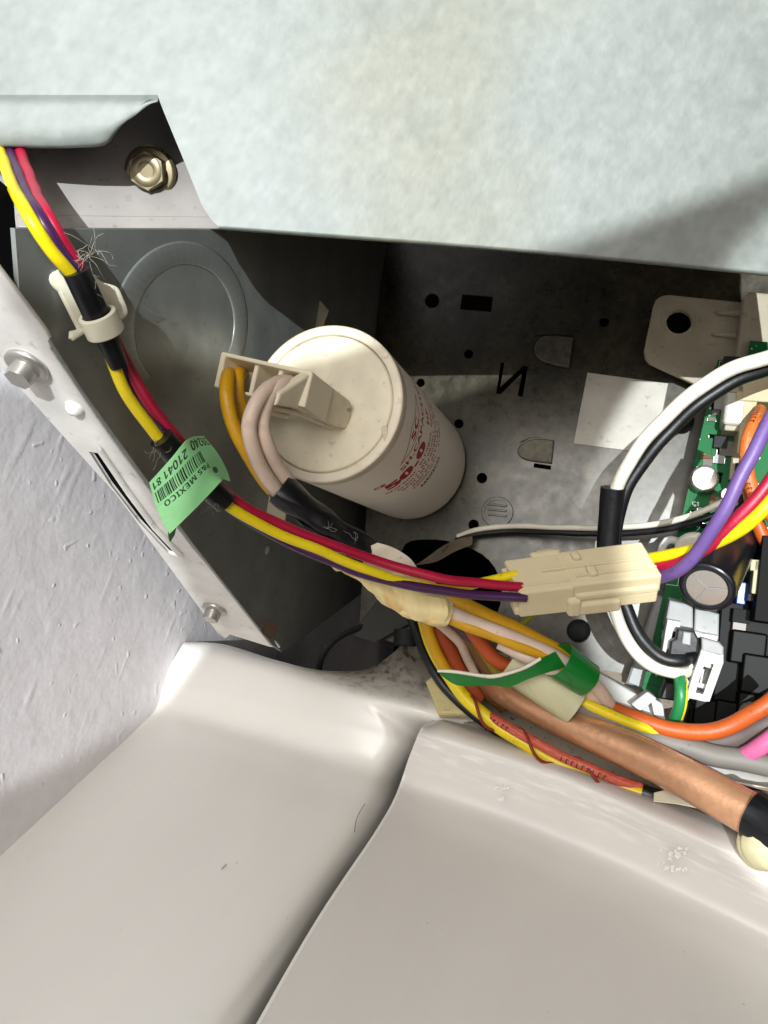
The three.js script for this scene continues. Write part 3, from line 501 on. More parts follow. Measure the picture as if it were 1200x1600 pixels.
{ // mint tag
  const art = canvasTex(1024, 1024, (x, w, h) => {
    x.fillStyle = '#93d997'; x.fillRect(0, 0, w, h);
    x.globalAlpha = 0.05; for (let i = 0; i < 300; i++) { x.fillStyle = rnd() > 0.5 ? '#2d6a3c' : '#ffffff'; x.fillRect(rnd() * w, rnd() * h, 30 + rnd() * 80, 6 + rnd() * 12); } x.globalAlpha = 1;
    x.fillStyle = '#14301d'; const Tt = (s, a, b, sz, sx = 1) => { x.save(); x.translate(a, b); x.scale(sx, 1); x.font = `bold ${sz}px sans-serif`; x.fillText(s, 0, 0); x.restore(); };
    Tt('39240', 10, 985, 190, 0.85); Tt('21041 81', 520, 955, 165, 0.72);
    let u = 330; while (u < 985) { const k = 4 + Math.floor(rnd() * 4) * 5; x.fillRect(u, 600, k, 190); u += k + 6 + Math.floor(rnd() * 3) * 5; }
    Tt('P&S MEXICO', 300, 560, 125, 0.86);
    x.fillStyle = '#155b35'; x.beginPath(); x.ellipse(235, 395, 52, 74, 0.4, 0, 7); x.fill();
  });
  const Rr = [ // rails from the number edge (A-D) to the far edge (B-C); u runs from the wrapped edge to the free corner
    [D(318, 681, 0.197), D(300, 683, 0.1875), D(288, 692, 0.1835), D(262, 722, 0.183), D(233, 754, 0.185)],
    [D(340, 708, 0.197), D(322, 712, 0.1905), D(308, 722, 0.1868), D(278, 752, 0.184), D(241, 782, 0.1855)],
    [D(355, 736, 0.2), D(340, 738, 0.1945), D(328, 742, 0.190), D(295, 778, 0.185), D(252, 812, 0.185)],
    [D(360, 752, 0.2), D(349, 749, 0.1965), D(345, 753, 0.192), D(308, 792, 0.1865), D(265, 834, 0.1845)],
  ];
  const t = thing('tag', 'mint green printed tag with black numbers and bars wrapped on the taped wires', 'label', D(265, 838, 0.186));
  const g = loft(Rr, 40, 24, 0.00025, (u, v, q) => 0, true);
  part(t, 'printed_face', g, M(0xffffff, 0.6, { map: art }));
  part(t, 'curled_corner', loft([[D(262, 820, 0.187), D(276, 812, 0.188)], [D(263, 834, 0.1848), D(276, 822, 0.187)], [D(266, 847, 0.1868), D(273, 836, 0.1885)]], 8, 8, 0.00025), dusty(0x5d8f63, 0.6));
}
{
  const tuft = (pts, n, s) => { const l = []; for (let i = 0; i < n; i++) { const o = pts[i % pts.length], p = [o.clone()]; const w = V(rnd() - 0.45, rnd() - 0.45, rnd() - 0.3).multiplyScalar(s * 0.3); for (let k = 0; k < 5; k++) { w.add(V(rnd() - 0.5, rnd() - 0.5, rnd() - 0.5).multiplyScalar(s * 0.75)).multiplyScalar(0.8); p.push(p[k].clone().add(w)); } l.push(cord(p, 0.000055, { radial: 4, per: 0.0006 })); } return merge(l); };
  single('lint_tuft', 'grey lint tuft caught on the wires above the nylon clip', 'lint', tuft([D(132, 408, 0.165), D(140, 398, 0.165), D(150, 392, 0.166), D(128, 425, 0.165)], 26, 0.0028), m.lint);
  single('lint_tuft', 'grey lint strands hanging on the black tape below the mint tag', 'lint', tuft([D(330, 790, 0.197), D(322, 782, 0.197)], 12, 0.0022), m.lint);
  single('lint_tuft', 'grey lint strands on the upper end of the black tape above the mint tag', 'lint', tuft([D(244, 692, 0.185), D(250, 705, 0.185)], 12, 0.002), m.lint);
  single('lint_tuft', 'fuzzy lint along the black sleeve under the capacitor', 'lint', tuft([D(520, 870, 0.219), D(550, 880, 0.222), D(510, 826, 0.227), D(556, 845, 0.233)], 22, 0.002), m.lint);
}

// ------------------------------------------------------------------ ivory inline connector
{
  const o = D(787, 873, 0.240), w = D(1003, 846, 0.232).sub(o), h = D(812, 926, 0.2325).sub(o), d = D(812, 966, 0.2385).sub(D(812, 926, 0.2325));
  const t = thing('wire_connector', 'dusty ivory inline plastic connector joining the yellow, red and purple wires', 'connector', D(900, 965, 0.238));
  const bx = (n, r, rad = 0.0008) => part(t, n, box(o, w, h, d, r, rad), m.ivory);
  bx('socket_shell', [0.0, 0.40, 0.0, 1.0, 0.03, 1.0]); bx('plug_shell', [0.38, 1.0, -0.02, 0.98, 0.0, 0.62]);
  bx('plug_base', [0.41, 0.985, 0.05, 1.0, 0.55, 0.98]);
  bx('side_rail', [0.40, 0.98, 0.93, 1.06, 0.30, 0.52]); bx('side_rail', [0.36, 0.72, 0.92, 1.10, 0.62, 1.05], 0.0015);
  bx('side_latch', [0.34, 0.44, 0.9, 1.12, 0.42, 1.06], 0.0014);
  bx('top_rib', [0.22, 0.98, 0.47, 0.52, -0.07, 0.1]); bx('top_rib', [0.43, 0.99, 0.74, 0.78, -0.08, 0.1]); bx('top_rib', [0.02, 0.42, 0.80, 0.84, -0.02, 0.1]);
  bx('key_tab', [0.47, 0.53, 0.10, 0.32, -0.13, 0.1]); bx('key_tab', [0.52, 0.585, 0.56, 0.82, -0.15, 0.1]);
  bx('latch_hump', [0.20, 0.43, -0.14, 0.06, 0.0, 0.5], 0.0018); bx('latch_hump', [0.26, 0.41, -0.24, -0.08, 0.1, 0.5], 0.0018);
  for (const [a, b] of [[0.1, 0.28], [0.40, 0.58], [0.70, 0.88]]) bx('wire_collar', [-0.035, 0.03, a, b, 0.2, 0.75], 0.0006);
  bx('lower_foot', [-0.03, 0.06, 0.6, 0.95, 0.72, 0.98]);
  for (const [a, b] of [[0.08, 0.28], [0.38, 0.6], [0.68, 0.9]]) bx('end_collar', [0.97, 1.012, a, b, 0.1, 0.7], 0.0006);
}
const g2 = 'wires from the connector to the circuit board', r2 = 0.00185;
wire('yellow_wire', 'golden yellow wire curving from the ivory connector up past the circuit board', 'wire', [D(1015, 872, 0.236), D(1045, 868, 0.231), D(1090, 858, 0.224), D(1140, 838, 0.217), D(1180, 808, 0.212), D(1215, 770, 0.21), D(1260, 700, 0.21)], r2, m.yellow, g2);
wire('red_wire', 'raspberry red wire curving from the ivory connector up between yellow and violet', 'wire', [D(1025, 885, 0.235), D(1055, 882, 0.229), D(1095, 862, 0.2225), D(1145, 818, 0.216), D(1185, 775, 0.213), D(1215, 735, 0.212), D(1250, 670, 0.212)], r2, m.red, g2);
wire('violet_wire', 'soft violet wire curving steeply from the ivory connector to the right edge', 'wire', [D(1030, 902, 0.234), D(1062, 890, 0.226), D(1095, 856, 0.2185), D(1130, 800, 0.213), D(1160, 740, 0.211), D(1195, 672, 0.211), D(1225, 615, 0.212)], r2 * 1.05, m.violet, g2);

// ------------------------------------------------------------------ white and black leads
const g3 = 'twin leads behind the ivory connector';
wire('white_wire', 'thick white lead arching over the plate and down behind the connector to the grey socket', 'wire', [D(1260, 540, 0.245), D(1205, 557, 0.245), D(1150, 574, 0.246), D(1098, 603, 0.248), D(1040, 652, 0.252), D(990, 712, 0.257), D(962, 768, 0.26), D(950, 830, 0.263), D(950, 900, 0.266), D(962, 958, 0.266), D(985, 1008, 0.264), D(1020, 1040, 0.262), D(1060, 1052, 0.262), D(1080, 1046, 0.268)], s => 0.0024 - 0.0003 * s, m.white, g3);
wire('black_wire', 'thick black lead running along the white lead over the plate to the grey socket', 'wire', [D(1260, 556, 0.252), D(1205, 574, 0.251), D(1155, 592, 0.251), D(1105, 622, 0.253), D(1052, 668, 0.257), D(1004, 724, 0.261), D(976, 772, 0.264), D(962, 832, 0.267), D(962, 900, 0.268), D(982, 958, 0.267), D(1005, 1003, 0.264), D(1035, 1028, 0.261), D(1066, 1032, 0.26), D(1080, 1024, 0.266)], 0.00225, m.black, g3);
single('sleeve', 'matte black shrink sleeve around the white and black leads above the ivory connector', 'sleeve', cord([D(958, 762, 0.2605), D(954, 800, 0.2625), D(950, 850, 0.265), D(950, 900, 0.267)], s => 0.0041 - 0.0003 * Math.sin(s * 3), { radial: 20, rough: 0.015 }), m.tape);
const g4 = 'thin twin wires across the plate';
wire('thin_white_wire', 'thin white wire running from the frayed tape across the plate to the circuit board', 'wire', [T(715, 838, 0.006), T(745, 828, 0.008), T(800, 822, 0.010), T(870, 824, 0.016), T(950, 825, 0.022), T(1040, 816, 0.030), T(1100, 798, 0.036), T(1145, 775, 0.036), T(1175, 745, 0.033)], 0.0012, m.white, g4);
wire('thin_black_wire', 'thin black wire running just under the thin white wire across the plate', 'wire', [T(712, 845, 0.006), T(745, 835, 0.0075), T(800, 830, 0.0095), T(870, 832, 0.0155), T(950, 834, 0.021), T(1040, 827, 0.029), T(1105, 810, 0.035), T(1150, 788, 0.036), T(1180, 756, 0.033)], 0.0013, m.black, g4);
single('frayed_tape', 'frayed pointed grey tape tail over the dark hole at the thin wires end', 'tape', loft([[D(738, 838, 0.338), D(737, 851, 0.338)], [D(715, 842, 0.334), D(712, 862, 0.335)], [D(690, 856, 0.33), D(684, 876, 0.331)], [D(666, 872, 0.328), D(660, 882, 0.328)], [D(650, 882, 0.326), D(650, 884, 0.326)]], 4, 16, 0.0003, (u, v) => 0.0004 * Math.sin(u * 700 + v * 300)), M(0x8f877b, 0.8, { map: dirtCol }));

// ------------------------------------------------------------------ circuit board and its carrier
{
  const t = thing('board_carrier', 'pale beige moulded plastic board carrier with a round hole at upper right', 'plastic carrier', T(1095, 604, 0.01));
  part(t, 'lug_plate', slab(PLATE, [[1030, 464], [1037, 461], [1046, 460], [1163, 472], [1330, 490], [1330, 600], [1130, 580], [1096, 605], [1014, 567], [1008, 560], [1006, 548], [1020, 480], [1024, 469]], 0.008, 0.003, [cir(1061, 503, 23, 22, 28)], 0.0008, 3), m.plastic);
  part(t, 'hole_rim', slab(PLATE, cir(1060, 500, 28, 27, 32), 0.0095, 0.0018, [cir(1060, 500.5, 24, 23, 32)], 0.0006, 2), m.plastic);
  part(t, 'mounting_peg', lathe([[0, 0.007], [0.004, 0.007], [0.006, 0.004], [0.007, 0.0003], [0, 0.0003]], T(1061, 503, 0.0), PLATE.n, 24), m.dark);
  part(t, 'side_wall', slab(PLATE, [[1163, 462], [1172, 455], [1340, 470], [1340, 640], [1140, 640]], 0.009, 0.010, [], 0.0012, 3), m.plastic);
  for (const [x, y] of [[1118, 487], [1112, 521]]) part(t, 'gusset', slab(PLATE, [[x, y - 1], [x + 42, y - 5], [x + 42, y + 7], [x + 4, y + 3]], 0.0105, 0.003, [], 0.001, 2), m.plastic);
  part(t, 'lower_arm', slab(PLATE, [[1026, 930], [1050, 935], [1012, 1080], [978, 1068]], 0.014, 0.003, [], 0.0008), m.greyPlastic);
  part(t, 'hook', cord([T(1030, 905, 0.02), T(1032, 872, 0.026), T(1038, 848, 0.028), T(1046, 843, 0.028), T(1060, 846, 0.026)], 0.0016, { flat: 0.8 }), m.whitePlastic);
}
{
  const OB = 0.022, brd = [[1122, 562], [1168, 565], [1173, 532], [1335, 545], [1335, 1130], [1000, 1088]];
  const t = thing('circuit_board', 'green printed circuit board crowded with parts at the right edge', 'circuit board', T(1050, 1000, OB));
  const art = canvasTex(1024, 2048, (x, w, h) => {
    x.fillStyle = '#0c6232'; x.fillRect(0, 0, w, h);
    x.strokeStyle = '#0a5229'; for (let i = 0; i < 90; i++) { x.lineWidth = 3 + rnd() * 9; x.beginPath(); let a = rnd() * w, b = rnd() * h; x.moveTo(a, b); for (let k = 0; k < 4; k++) { rnd() > 0.5 ? a += (rnd() - 0.5) * 260 : b += (rnd() - 0.5) * 300; x.lineTo(a, b); } x.stroke(); }
    x.fillStyle = '#c9c6b8'; for (let i = 0; i < 220; i++) { x.beginPath(); x.arc(rnd() * w, rnd() * h, 3 + rnd() * 5, 0, 7); x.fill(); }
    x.strokeStyle = x.fillStyle = '#e6efe6'; x.lineWidth = 3;
    for (let i = 0; i < 46; i++) { const a = rnd() * w, b = rnd() * h, c = 24 + rnd() * 50, d = 18 + rnd() * 40; x.strokeRect(a, b, c, d); }
    x.font = 'bold 34px sans-serif'; const tx = [['C1', 150, 960], ['E170', 110, 1165]];
    for (const [s, a, b] of tx) x.fillText(s, a, b);
  });
  const g = slab(PLATE, brd, OB, 0.0016, [], 0.0001), q = g.attributes.uv, c0 = T(1000, 1088, OB), P = g.attributes.position, e = [1, 1, -1, -1].map(k => k * 9);
  for (let i = 0; i < q.count; i++) { const v = V(P.getX(i), P.getY(i), P.getZ(i)).sub(PLATE.o), a = v.dot(PLATE.e1), b = v.dot(PLATE.e2); if (a < e[0]) e[0] = a; if (b < e[1]) e[1] = b; if (a > e[2]) e[2] = a; if (b > e[3]) e[3] = b; }
  for (let i = 0; i < q.count; i++) { const v = V(P.getX(i), P.getY(i), P.getZ(i)).sub(PLATE.o); q.setXY(i, (v.dot(PLATE.e1) - e[0]) / (e[2] - e[0]), (v.dot(PLATE.e2) - e[1]) / (e[3] - e[1])); }
  part(t, 'board', g, M(0xffffff, 0.6, { map: art, specularIntensity: 0.5 }));
  const H = OB + 0.0016, U = PLATE.n, R = PLATE.e1, Dn = PLATE.e2.clone().negate();
  const bb = (n, px, py, w, h, d, mat, rad = 0.0004, tilt = 0) => part(t, n, box(T(px, py, H), R.clone().multiplyScalar(w), Dn.clone().multiplyScalar(h), U.clone().multiplyScalar(d), [-0.5, 0.5, -0.5, 0.5, 0, 1], rad), mat);
  const can = (px, py, r, hh, top) => { const c = part(t, 'electrolytic_can', lathe([[0, hh], [r * 0.82, hh], [r * 0.96, hh - r * 0.12], [r, hh - r * 0.3], [r * 0.93, hh * 0.3], [r, hh * 0.22], [r, 0]], T(px, py, H), U, 30), m.silver); return c; };
  can(1098, 752, 0.0052, 0.008); can(1135, 776, 0.0029, 0.006); can(1166, 782, 0.0034, 0.007);
  // white socket where orange leads plug in
  bb('socket', 1150, 640, 0.009, 0.022, 0.011, m.plastic, 0.0006); bb('socket_latch', 1143, 648, 0.008, 0.014, 0.013, M(0xd9d6cc, 0.3, { transmission: 0.25, thickness: 0 }), 0.0014); bb('socket_key', 1143, 622, 0.005, 0.003, 0.014, m.plastic);
  bb('header', 1178, 622, 0.016, 0.010, 0.014, m.ivory, 0.0006);  bb('header_leg', 1160, 668, 0.005, 0.026, 0.013, m.ivory, 0.0005);
  bb('black_header', 1172, 588, 0.022, 0.009, 0.010, m.black);
  bb('chip', 1125, 692, 0.005, 0.005, 0.002, m.black); bb('chip', 1137, 702, 0.006, 0.006, 0.0016, m.greyCable); bb('chip', 1123, 630, 0.0035, 0.006, 0.002, m.greyPlastic);
  bb('resistor', 1152, 735, 0.006, 0.009, 0.004, m.plastic); bb('resistor', 1152, 737, 0.003, 0.005, 0.0052, m.rubber); bb('resistor', 1120, 790, 0.006, 0.003, 0.002, M(0x9a8468, 0.5));
  for (let i = 0; i < 7; i++) { bb('chip', 1095 + i * 13 - (i % 2) * 3, 815 + (i % 2) * 16, 0.0026, 0.002, 0.001, m.silver, 0.0002); bb('chip', 1100 + i * 12, 822 + (i % 2) * 14, 0.0026, 0.0016, 0.0013, m.dark, 0.0002); }
  for (let i = 0; i < 44; i++) { const f = rnd(), y = 575 + f * 330, x = 1112 - f * 52 + rnd() * rnd() * 120 + 8, w = 0.0012 + rnd() * 0.003, h = 0.001 + rnd() * 0.003; bb(i % 3 ? 'resistor' : 'chip', x, y, w, h, 0.0006 + rnd() * 0.0012, [m.dark, m.greyCable, m.brown, m.greyPlastic, m.dark][i % 5], 0.0001); if (i % 2) { bb('solder_joint', x - w * 2200, y, 0.0008, h * 0.8, 0.0006, m.silver, 0.0002); bb('solder_joint', x + w * 2200, y + 2, 0.0008, h * 0.8, 0.0006, m.silver, 0.0002); } }
  bb('chip', 1140, 820, 0.012, 0.007, 0.002, m.black); bb('heat_sink', 1172, 850, 0.02, 0.006, 0.012, m.black);
  for (let i = 0; i < 6; i++) bb('solder_lead', 1150 + i * 9, 838 - i, 0.0008, 0.004, 0.0035, m.silver, 0.0002);
  part(t, 'varistor', lathe([[0, 0.0022], [0.005, 0.002], [0.0066, 0.0012], [0.007, 0], [0.0066, -0.0012], [0, -0.0022]], T(1084, 858, H + 0.005), U.clone().addScaledVector(Dn, 0.5), 30), m.white);
  // big black electrolytic
  const a = D(1104, 919, 0.256), b = D(1140, 848, 0.281), ax = a.clone().sub(b), hl = ax.length(), r = 0.0092;
  const big = part(t, 'large_capacitor', lathe([[r * 0.72, hl], [r * 0.80, hl + 0.0004], [r * 0.93, hl], [r, hl - 0.001], [r, 0]], b, ax, 44), M(0x15161c, 0.3, { clearcoat: 0.5, clearcoatRoughness: 0.2 }));
  part(big, 'vent_top', lathe([[0, hl - 0.0003], [r * 0.74, hl - 0.0003]], b, ax, 40), m.silver);
  const zz = R.clone(), Y = ax.clone().normalize(); zz.addScaledVector(Y, -zz.dot(Y)).normalize(); const xx = V(0, 0, 0).crossVectors(Y, zz);
  for (const an of [0.25, 2.5, 4.3]) part(big, 'score_line', cord([a.clone().addScaledVector(Y, 0), a.clone().addScaledVector(zz, Math.cos(an) * r * 0.7).addScaledVector(xx, Math.sin(an) * r * 0.7)], 0.00014, { radial: 6 }), m.greyPlastic);
  // black potted mass lower right
  part(t, 'potted_housing', slab(PLATE, [[1128, 905], [1335, 880], [1335, 1170], [1065, 1160], [1078, 1100], [1112, 1090]], 0.024, 0.009, [], 0.001, 2), M(0x040404, 0.5, { specularIntensity: 0.25 }));
  bb('transformer', 1236, 915, 0.03, 0.03, 0.024, M(0x060505, 0.6, { specularIntensity: 0.25 })); bb('transformer_label', 1238, 920, 0.020, 0.024, 0.0265, M(0xd9bb3a, 0.5, { map: grime }));
  bb('coil_frame', 1180, 890, 0.010, 0.004, 0.022, m.sleeve); bb('coil_frame', 1168, 905, 0.003, 0.012, 0.022, m.sleeve); bb('coil_frame', 1180, 918, 0.010, 0.012, 0.018, m.black);
  bb('film_capacitor', 1150, 928, 0.003, 0.008, 0.014, M(0x2f62b8, 0.35)); bb('film_capacitor', 1147, 985, 0.005, 0.014, 0.012, M(0x4a3527, 0.4)); bb('inductor', 1150, 962, 0.006, 0.005, 0.014, m.rubber);
  for (const [x, y, w, h, d] of [[1160, 1010, .012, .012, .014], [1178, 1050, .013, .014, .016], [1130, 1115, .009, .012, .013], [1155, 1105, .006, .014, .016], [1100, 1112, .01, .012, .012]]) bb('black_component', x, y, w, h, d, M(0x050505, 0.5, { specularIntensity: 0.3 }), 0.001);
  part(t, 'round_plug', lathe([[0, 0.016], [0.004, 0.016], [0.0046, 0.0154], [0.0046, 0.005]], T(1168, 1112, 0.03), U, 26), m.plastic);
}
wire('orange_wire', 'bright orange wire with black print plugged in the white board socket', 'wire', [T(1188, 640, 0.038), T(1176, 665, 0.05), T(1166, 700, 0.052), T(1170, 745, 0.05), T(1190, 790, 0.05), T(1230, 830, 0.05)], 0.0023, printed('#cf6a2c', '#3a1a08'));
wire('orange_wire', 'second orange wire behind the violet wire beside the board socket', 'wire', [T(1165, 720, 0.038), T(1170, 760, 0.042), T(1178, 800, 0.044), T(1195, 845, 0.044), T(1230, 880, 0.044)], 0.0024, m.orange);
// grey socket with black plug
{
  const t = thing('grey_socket', 'light grey plastic socket block with an open white cell below the large capacitor', 'connector', D(1075, 1095, 0.262));
  const pl = plane(D(1085, 1030, 0.262), PLATE.n.clone().addScaledVector(V(0, 1, 0), -0.12), V(1, 0, 0));
  const K = (n, poly, off, th, mat, holes = [], bev = 0.0006) => part(t, n, slab(pl, poly, off, th, holes, bev, 2), mat);
  K('rear_block', [[1046, 938], [1083, 946], [1083, 990], [1038, 980]], -0.018, 0.012, m.greyPlastic);
  K('rear_block', [[1086, 948], [1124, 960], [1123, 1000], [1084, 990]], -0.018, 0.012, m.greyPlastic);
  K('shell_rim', [[1043, 968], [1064, 972], [1063, 980], [1099, 990], [1122, 994], [1121, 1004], [1096, 998], [1040, 984]], -0.010, 0.008, m.whitePlastic);
  K('shell_top', [[1096, 996], [1124, 1004], [1131, 1012], [1131, 1026], [1096, 1018]], -0.012, 0.013, m.greyPlastic);
  K('open_cell', [[1096, 1014], [1124, 1024], [1131, 1022], [1131, 1036], [1109, 1097], [1100, 1097], [1078, 1092], [1071, 1102], [1068, 1100]], -0.010, 0.011, m.whitePlastic, [[[1099, 1032], [1119, 1036], [1101, 1088], [1083, 1084]]]);
  K('cell_floor', [[1096, 1018], [1126, 1030], [1106, 1094], [1076, 1088]], -0.012, 0.002, m.greyPlastic);
  K('cell_key', [[1094, 1032], [1114, 1038], [1112, 1046], [1093, 1040]], -0.008, 0.006, m.whitePlastic); K('cell_key', [[1086, 1066], [1106, 1070], [1104, 1078], [1084, 1073]], -0.008, 0.006, m.whitePlastic);
  K('pin', [[1097, 1044], [1102, 1046], [1097, 1070], [1092, 1068]], -0.008, 0.005, m.steel, [], 0.0003);
  K('left_cell', [[1040, 984], [1052, 986], [1046, 1012], [1038, 1024], [1034, 1020]], -0.012, 0.010, m.whitePlastic);
  K('divider', [[1076, 1020], [1084, 1042], [1083, 1046], [1076, 1044]], -0.012, 0.011, m.whitePlastic); K('divider', [[1068, 1050], [1077, 1066], [1076, 1072], [1068, 1070]], -0.012, 0.011, m.whitePlastic);
  const b = K('black_plug', [[1058, 982], [1086, 987], [1092, 1000], [1090, 1020], [1074, 1022], [1060, 1034], [1044, 1030], [1048, 1002], [1056, 998]], -0.010, 0.013, m.black);
  part(b, 'window', slab(pl, [[1068, 987], [1080, 989], [1079, 1009], [1065, 1006]], 0.0028, 0.0012, [], 0.0003), m.greyPlastic);
  part(b, 'lower_body', slab(pl, [[1040, 1064], [1066, 1066], [1068, 1050], [1076, 1080], [1066, 1098], [1030, 1092]], -0.016, 0.010, [], 0.0008), m.black);
}
{
  const p = [D(1062, 1058, 0.262), D(1064, 1078, 0.258), D(1062, 1102, 0.258), D(1054, 1128, 0.262), D(1042, 1150, 0.268)];
  const t = thing('earth_wire', 'green earth wire with a yellow stripe below the grey socket', 'wire', p[4]);
  part(t, 'insulation', cord(p, 0.0021), m.green);
  part(t, 'stripe', cord(p.map(q => q.clone().addScaledVector(AX.clone().applyQuaternion(camera.quaternion).lengthSq() ? V(1, 0.1, 0.35).normalize() : V(1, 0, 0), 0.00125)), 0.0011), m.yellow);
}
{
  const t = thing('plastic_channel', 'pale white plastic channel end lying behind the green tape loop', 'plastic piece', D(1000, 1110, 0.275));
  const o = D(918, 1040, 0.290), w = D(1030, 1105, 0.276).sub(o), h = D(905, 1082, 0.283).sub(o), d = V(0, -0.006, -0.012);
  part(t, 'bar', box(o, w, h, d, [0, 1, 0, 1, 0, 1], 0.001), m.whitePlastic);
  part(t, 'end_lug', box(D(985, 1100, 0.27), D(1012, 1080, 0.272).sub(D(985, 1100, 0.27)), D(1000, 1112, 0.268).sub(D(985, 1100, 0.27)), d, [0, 1, 0, 1, 0, 1], 0.0008), m.whitePlastic);
  part(t, 'end_lug', box(D(1016, 1088, 0.271), D(1030, 1096, 0.271).sub(D(1016, 1088, 0.271)), D(1022, 1118, 0.268).sub(D(1016, 1088, 0.271)), d, [0, 1.4, 0, 1, 0, 1], 0.0008), m.whitePlastic);
}
part(scene.getObjectByName('back_plate'), 'screw_stud', lathe([[0, 0.014], [0.003, 0.014], [0.0042, 0.012], [0.0048, 0.008], [0.0048, 0]], T(905, 985, 0), PLATE.n, 20), m.rubber);

// ------------------------------------------------------------------ lower harness
single('rubber_boot', 'thin black rubber lip curving in the dark gap under the side panel', 'seal', cord([D(570, 978, 0.35), D(540, 990, 0.345), D(514, 1010, 0.342), D(500, 1036, 0.343), D(497, 1060, 0.347)], 0.0016, { radial: 10, flat: 0.5 }), m.rubber);
single('rubber_grommet', 'small black rubber grommet standing on the dirty shelf behind the wires', 'grommet', cord([D(634, 985, 0.338), D(632, 1010, 0.336)], 0.0052, { radial: 18 }), m.rubber);
single('steel_strut', 'dark steel strut in the gap below the capacitor', 'bracket', slab(plane(D(590, 960, 0.35), V(0.2, 0.5, 1), V(1, 0, 0)), [[600, 925], [680, 930], [640, 975], [585, 1005], [548, 992]], 0, 0.0015), M(0x2f2d29, 0.7));

const g5 = 'wires of the lower bundle';
const W = (n, l, pts, r, mat, opt) => wire(n, l, 'wire', pts, r, mat, g5, opt);
// upper strand: out of the masking tape to the green loop
W('amber_wire', 'upper amber wire leaving the masking tape above the thick cream wire', [D(560, 856, 0.243), D(640, 905, 0.25), D(715, 942, 0.252), D(790, 976, 0.255), D(860, 1012, 0.258), D(910, 1048, 0.262)], 0.0027, m.amber);
W('cream_wire', 'thick cream wire leaving the masking tape through the green loop', [D(575, 866, 0.241), D(640, 915, 0.248), D(705, 957, 0.249), D(790, 994, 0.250), D(860, 1024, 0.252), D(910, 1055, 0.2545), D(940, 1085, 0.258), D(952, 1104, 0.262)], 0.0026, m.cream);
W('amber_wire', 'lower amber wire leaving the masking tape under the thick cream wire', [D(640, 940, 0.249), D(715, 972, 0.2485), D(790, 1000, 0.249), D(860, 1030, 0.251), D(905, 1062, 0.255), D(930, 1095, 0.262)], 0.0019, m.amber);
W('cream_wire', 'lower cream wire entering the green loop from the pale sleeve', [D(780, 1005, 0.255), D(820, 1026, 0.252), D(862, 1048, 0.252), D(905, 1072, 0.256), D(935, 1098, 0.26), D(950, 1112, 0.264)], 0.0021, m.cream);
{
  const t = thing('masking_tape', 'stained cream masking tape wrapped around the wires below the capacitor', 'tape', D(640, 975, 0.245));
  part(t, 'wrap', cord([D(572, 880, 0.2455), D(600, 905, 0.247), D(640, 930, 0.2475), D(672, 948, 0.248), D(700, 958, 0.249)], s => 0.0052 + 0.0028 * Math.sin(Math.min(1, s * 1.05) * 3.0) + 0.0004 * Math.sin(s * 23), { radial: 22, rough: 0.05, flat: 0.75 }), m.masking);
  part(t, 'torn_flap', loft([[D(517, 884, 0.236), D(522, 889, 0.2365), D(527, 886, 0.237)], [D(540, 884, 0.237), D(536, 892, 0.237), D(545, 896, 0.238)], [D(566, 897, 0.2385), D(572, 915, 0.238), D(572, 920, 0.239)], [D(610, 912, 0.24), D(605, 930, 0.2385), D(610, 950, 0.242)], [D(650, 925, 0.241), D(648, 950, 0.2395), D(650, 968, 0.243)], [D(695, 938, 0.243), D(700, 955, 0.2415), D(692, 976, 0.245)]], 12, 24, 0.0004, (u, v) => 0.0004 * Math.sin(u * 500 + v * 200) + 0.0003 * Math.sin(v * 900)), m.masking);
  part(t, 'tape_end', loft([[D(572, 856, 0.238), D(590, 848, 0.239)], [D(585, 868, 0.2385), D(615, 856, 0.24)], [D(615, 880, 0.2405), D(640, 872, 0.242)], [D(645, 896, 0.243), D(655, 892, 0.244)]], 10, 14, 0.0004, (u, v) => 0.0003 * Math.sin(v * 600)), M(0xe4d8c6, 0.7, { map: grime }));
  part(t, 'corner', loft([[D(655, 906, 0.2305), D(668, 893, 0.231)], [D(660, 912, 0.232), D(682, 912, 0.2325)]], 6, 6, 0.0004), m.masking);
}
// pale sleeve and what runs out of it
{
  const a = D(798, 1030, 0.264), b = D(902, 1102, 0.259), ax = b.clone().sub(a), L = ax.length(), r = 0.0074;
  const t = thing('pale_sleeve', 'pale yellowish plastic sleeve tube over the grey cables beside the green loop', 'sleeve', b);
  part(t, 'tube', lathe([[r - 0.0008, 0.0004], [r - 0.0003, 0], [r, 0.0004], [r, L - 0.0004], [r - 0.0003, L], [r - 0.0008, L - 0.0004], [r - 0.0008, 0.0004]], a, ax, 40), m.sleeve);
}
W('grey_cable', 'upper grey cable running from the pale sleeve to the right edge', [D(830, 1055, 0.263), D(900, 1098, 0.2595), D(960, 1128, 0.257), D(1040, 1158, 0.253), D(1120, 1180, 0.249), D(1190, 1194, 0.246), D(1260, 1202, 0.244)], 0.0036, m.greyCable);
W('grey_cable', 'lower light grey cable beside the copper coloured hose at right', [D(860, 1085, 0.266), D(930, 1124, 0.262), D(1000, 1158, 0.258), D(1080, 1190, 0.253), D(1160, 1215, 0.249), D(1260, 1240, 0.244)], 0.0033, M(0xa09d98, 0.6, { map: grime }));
W('yellow_wire', 'yellow wire running from the pale sleeve under the rust orange wire', [D(870, 1070, 0.262), D(915, 1098, 0.257), D(960, 1120, 0.2545), D(1010, 1138, 0.253), D(1060, 1152, 0.253), D(1120, 1166, 0.254)], 0.0018, m.yellow);
W('orange_wire', 'thick rust orange wire curving up to the right edge below the board', [D(930, 1095, 0.266), D(980, 1118, 0.258), D(1040, 1138, 0.252), D(1095, 1144, 0.248), D(1145, 1132, 0.245), D(1185, 1110, 0.242), D(1230, 1075, 0.24)], 0.0027, m.orange);
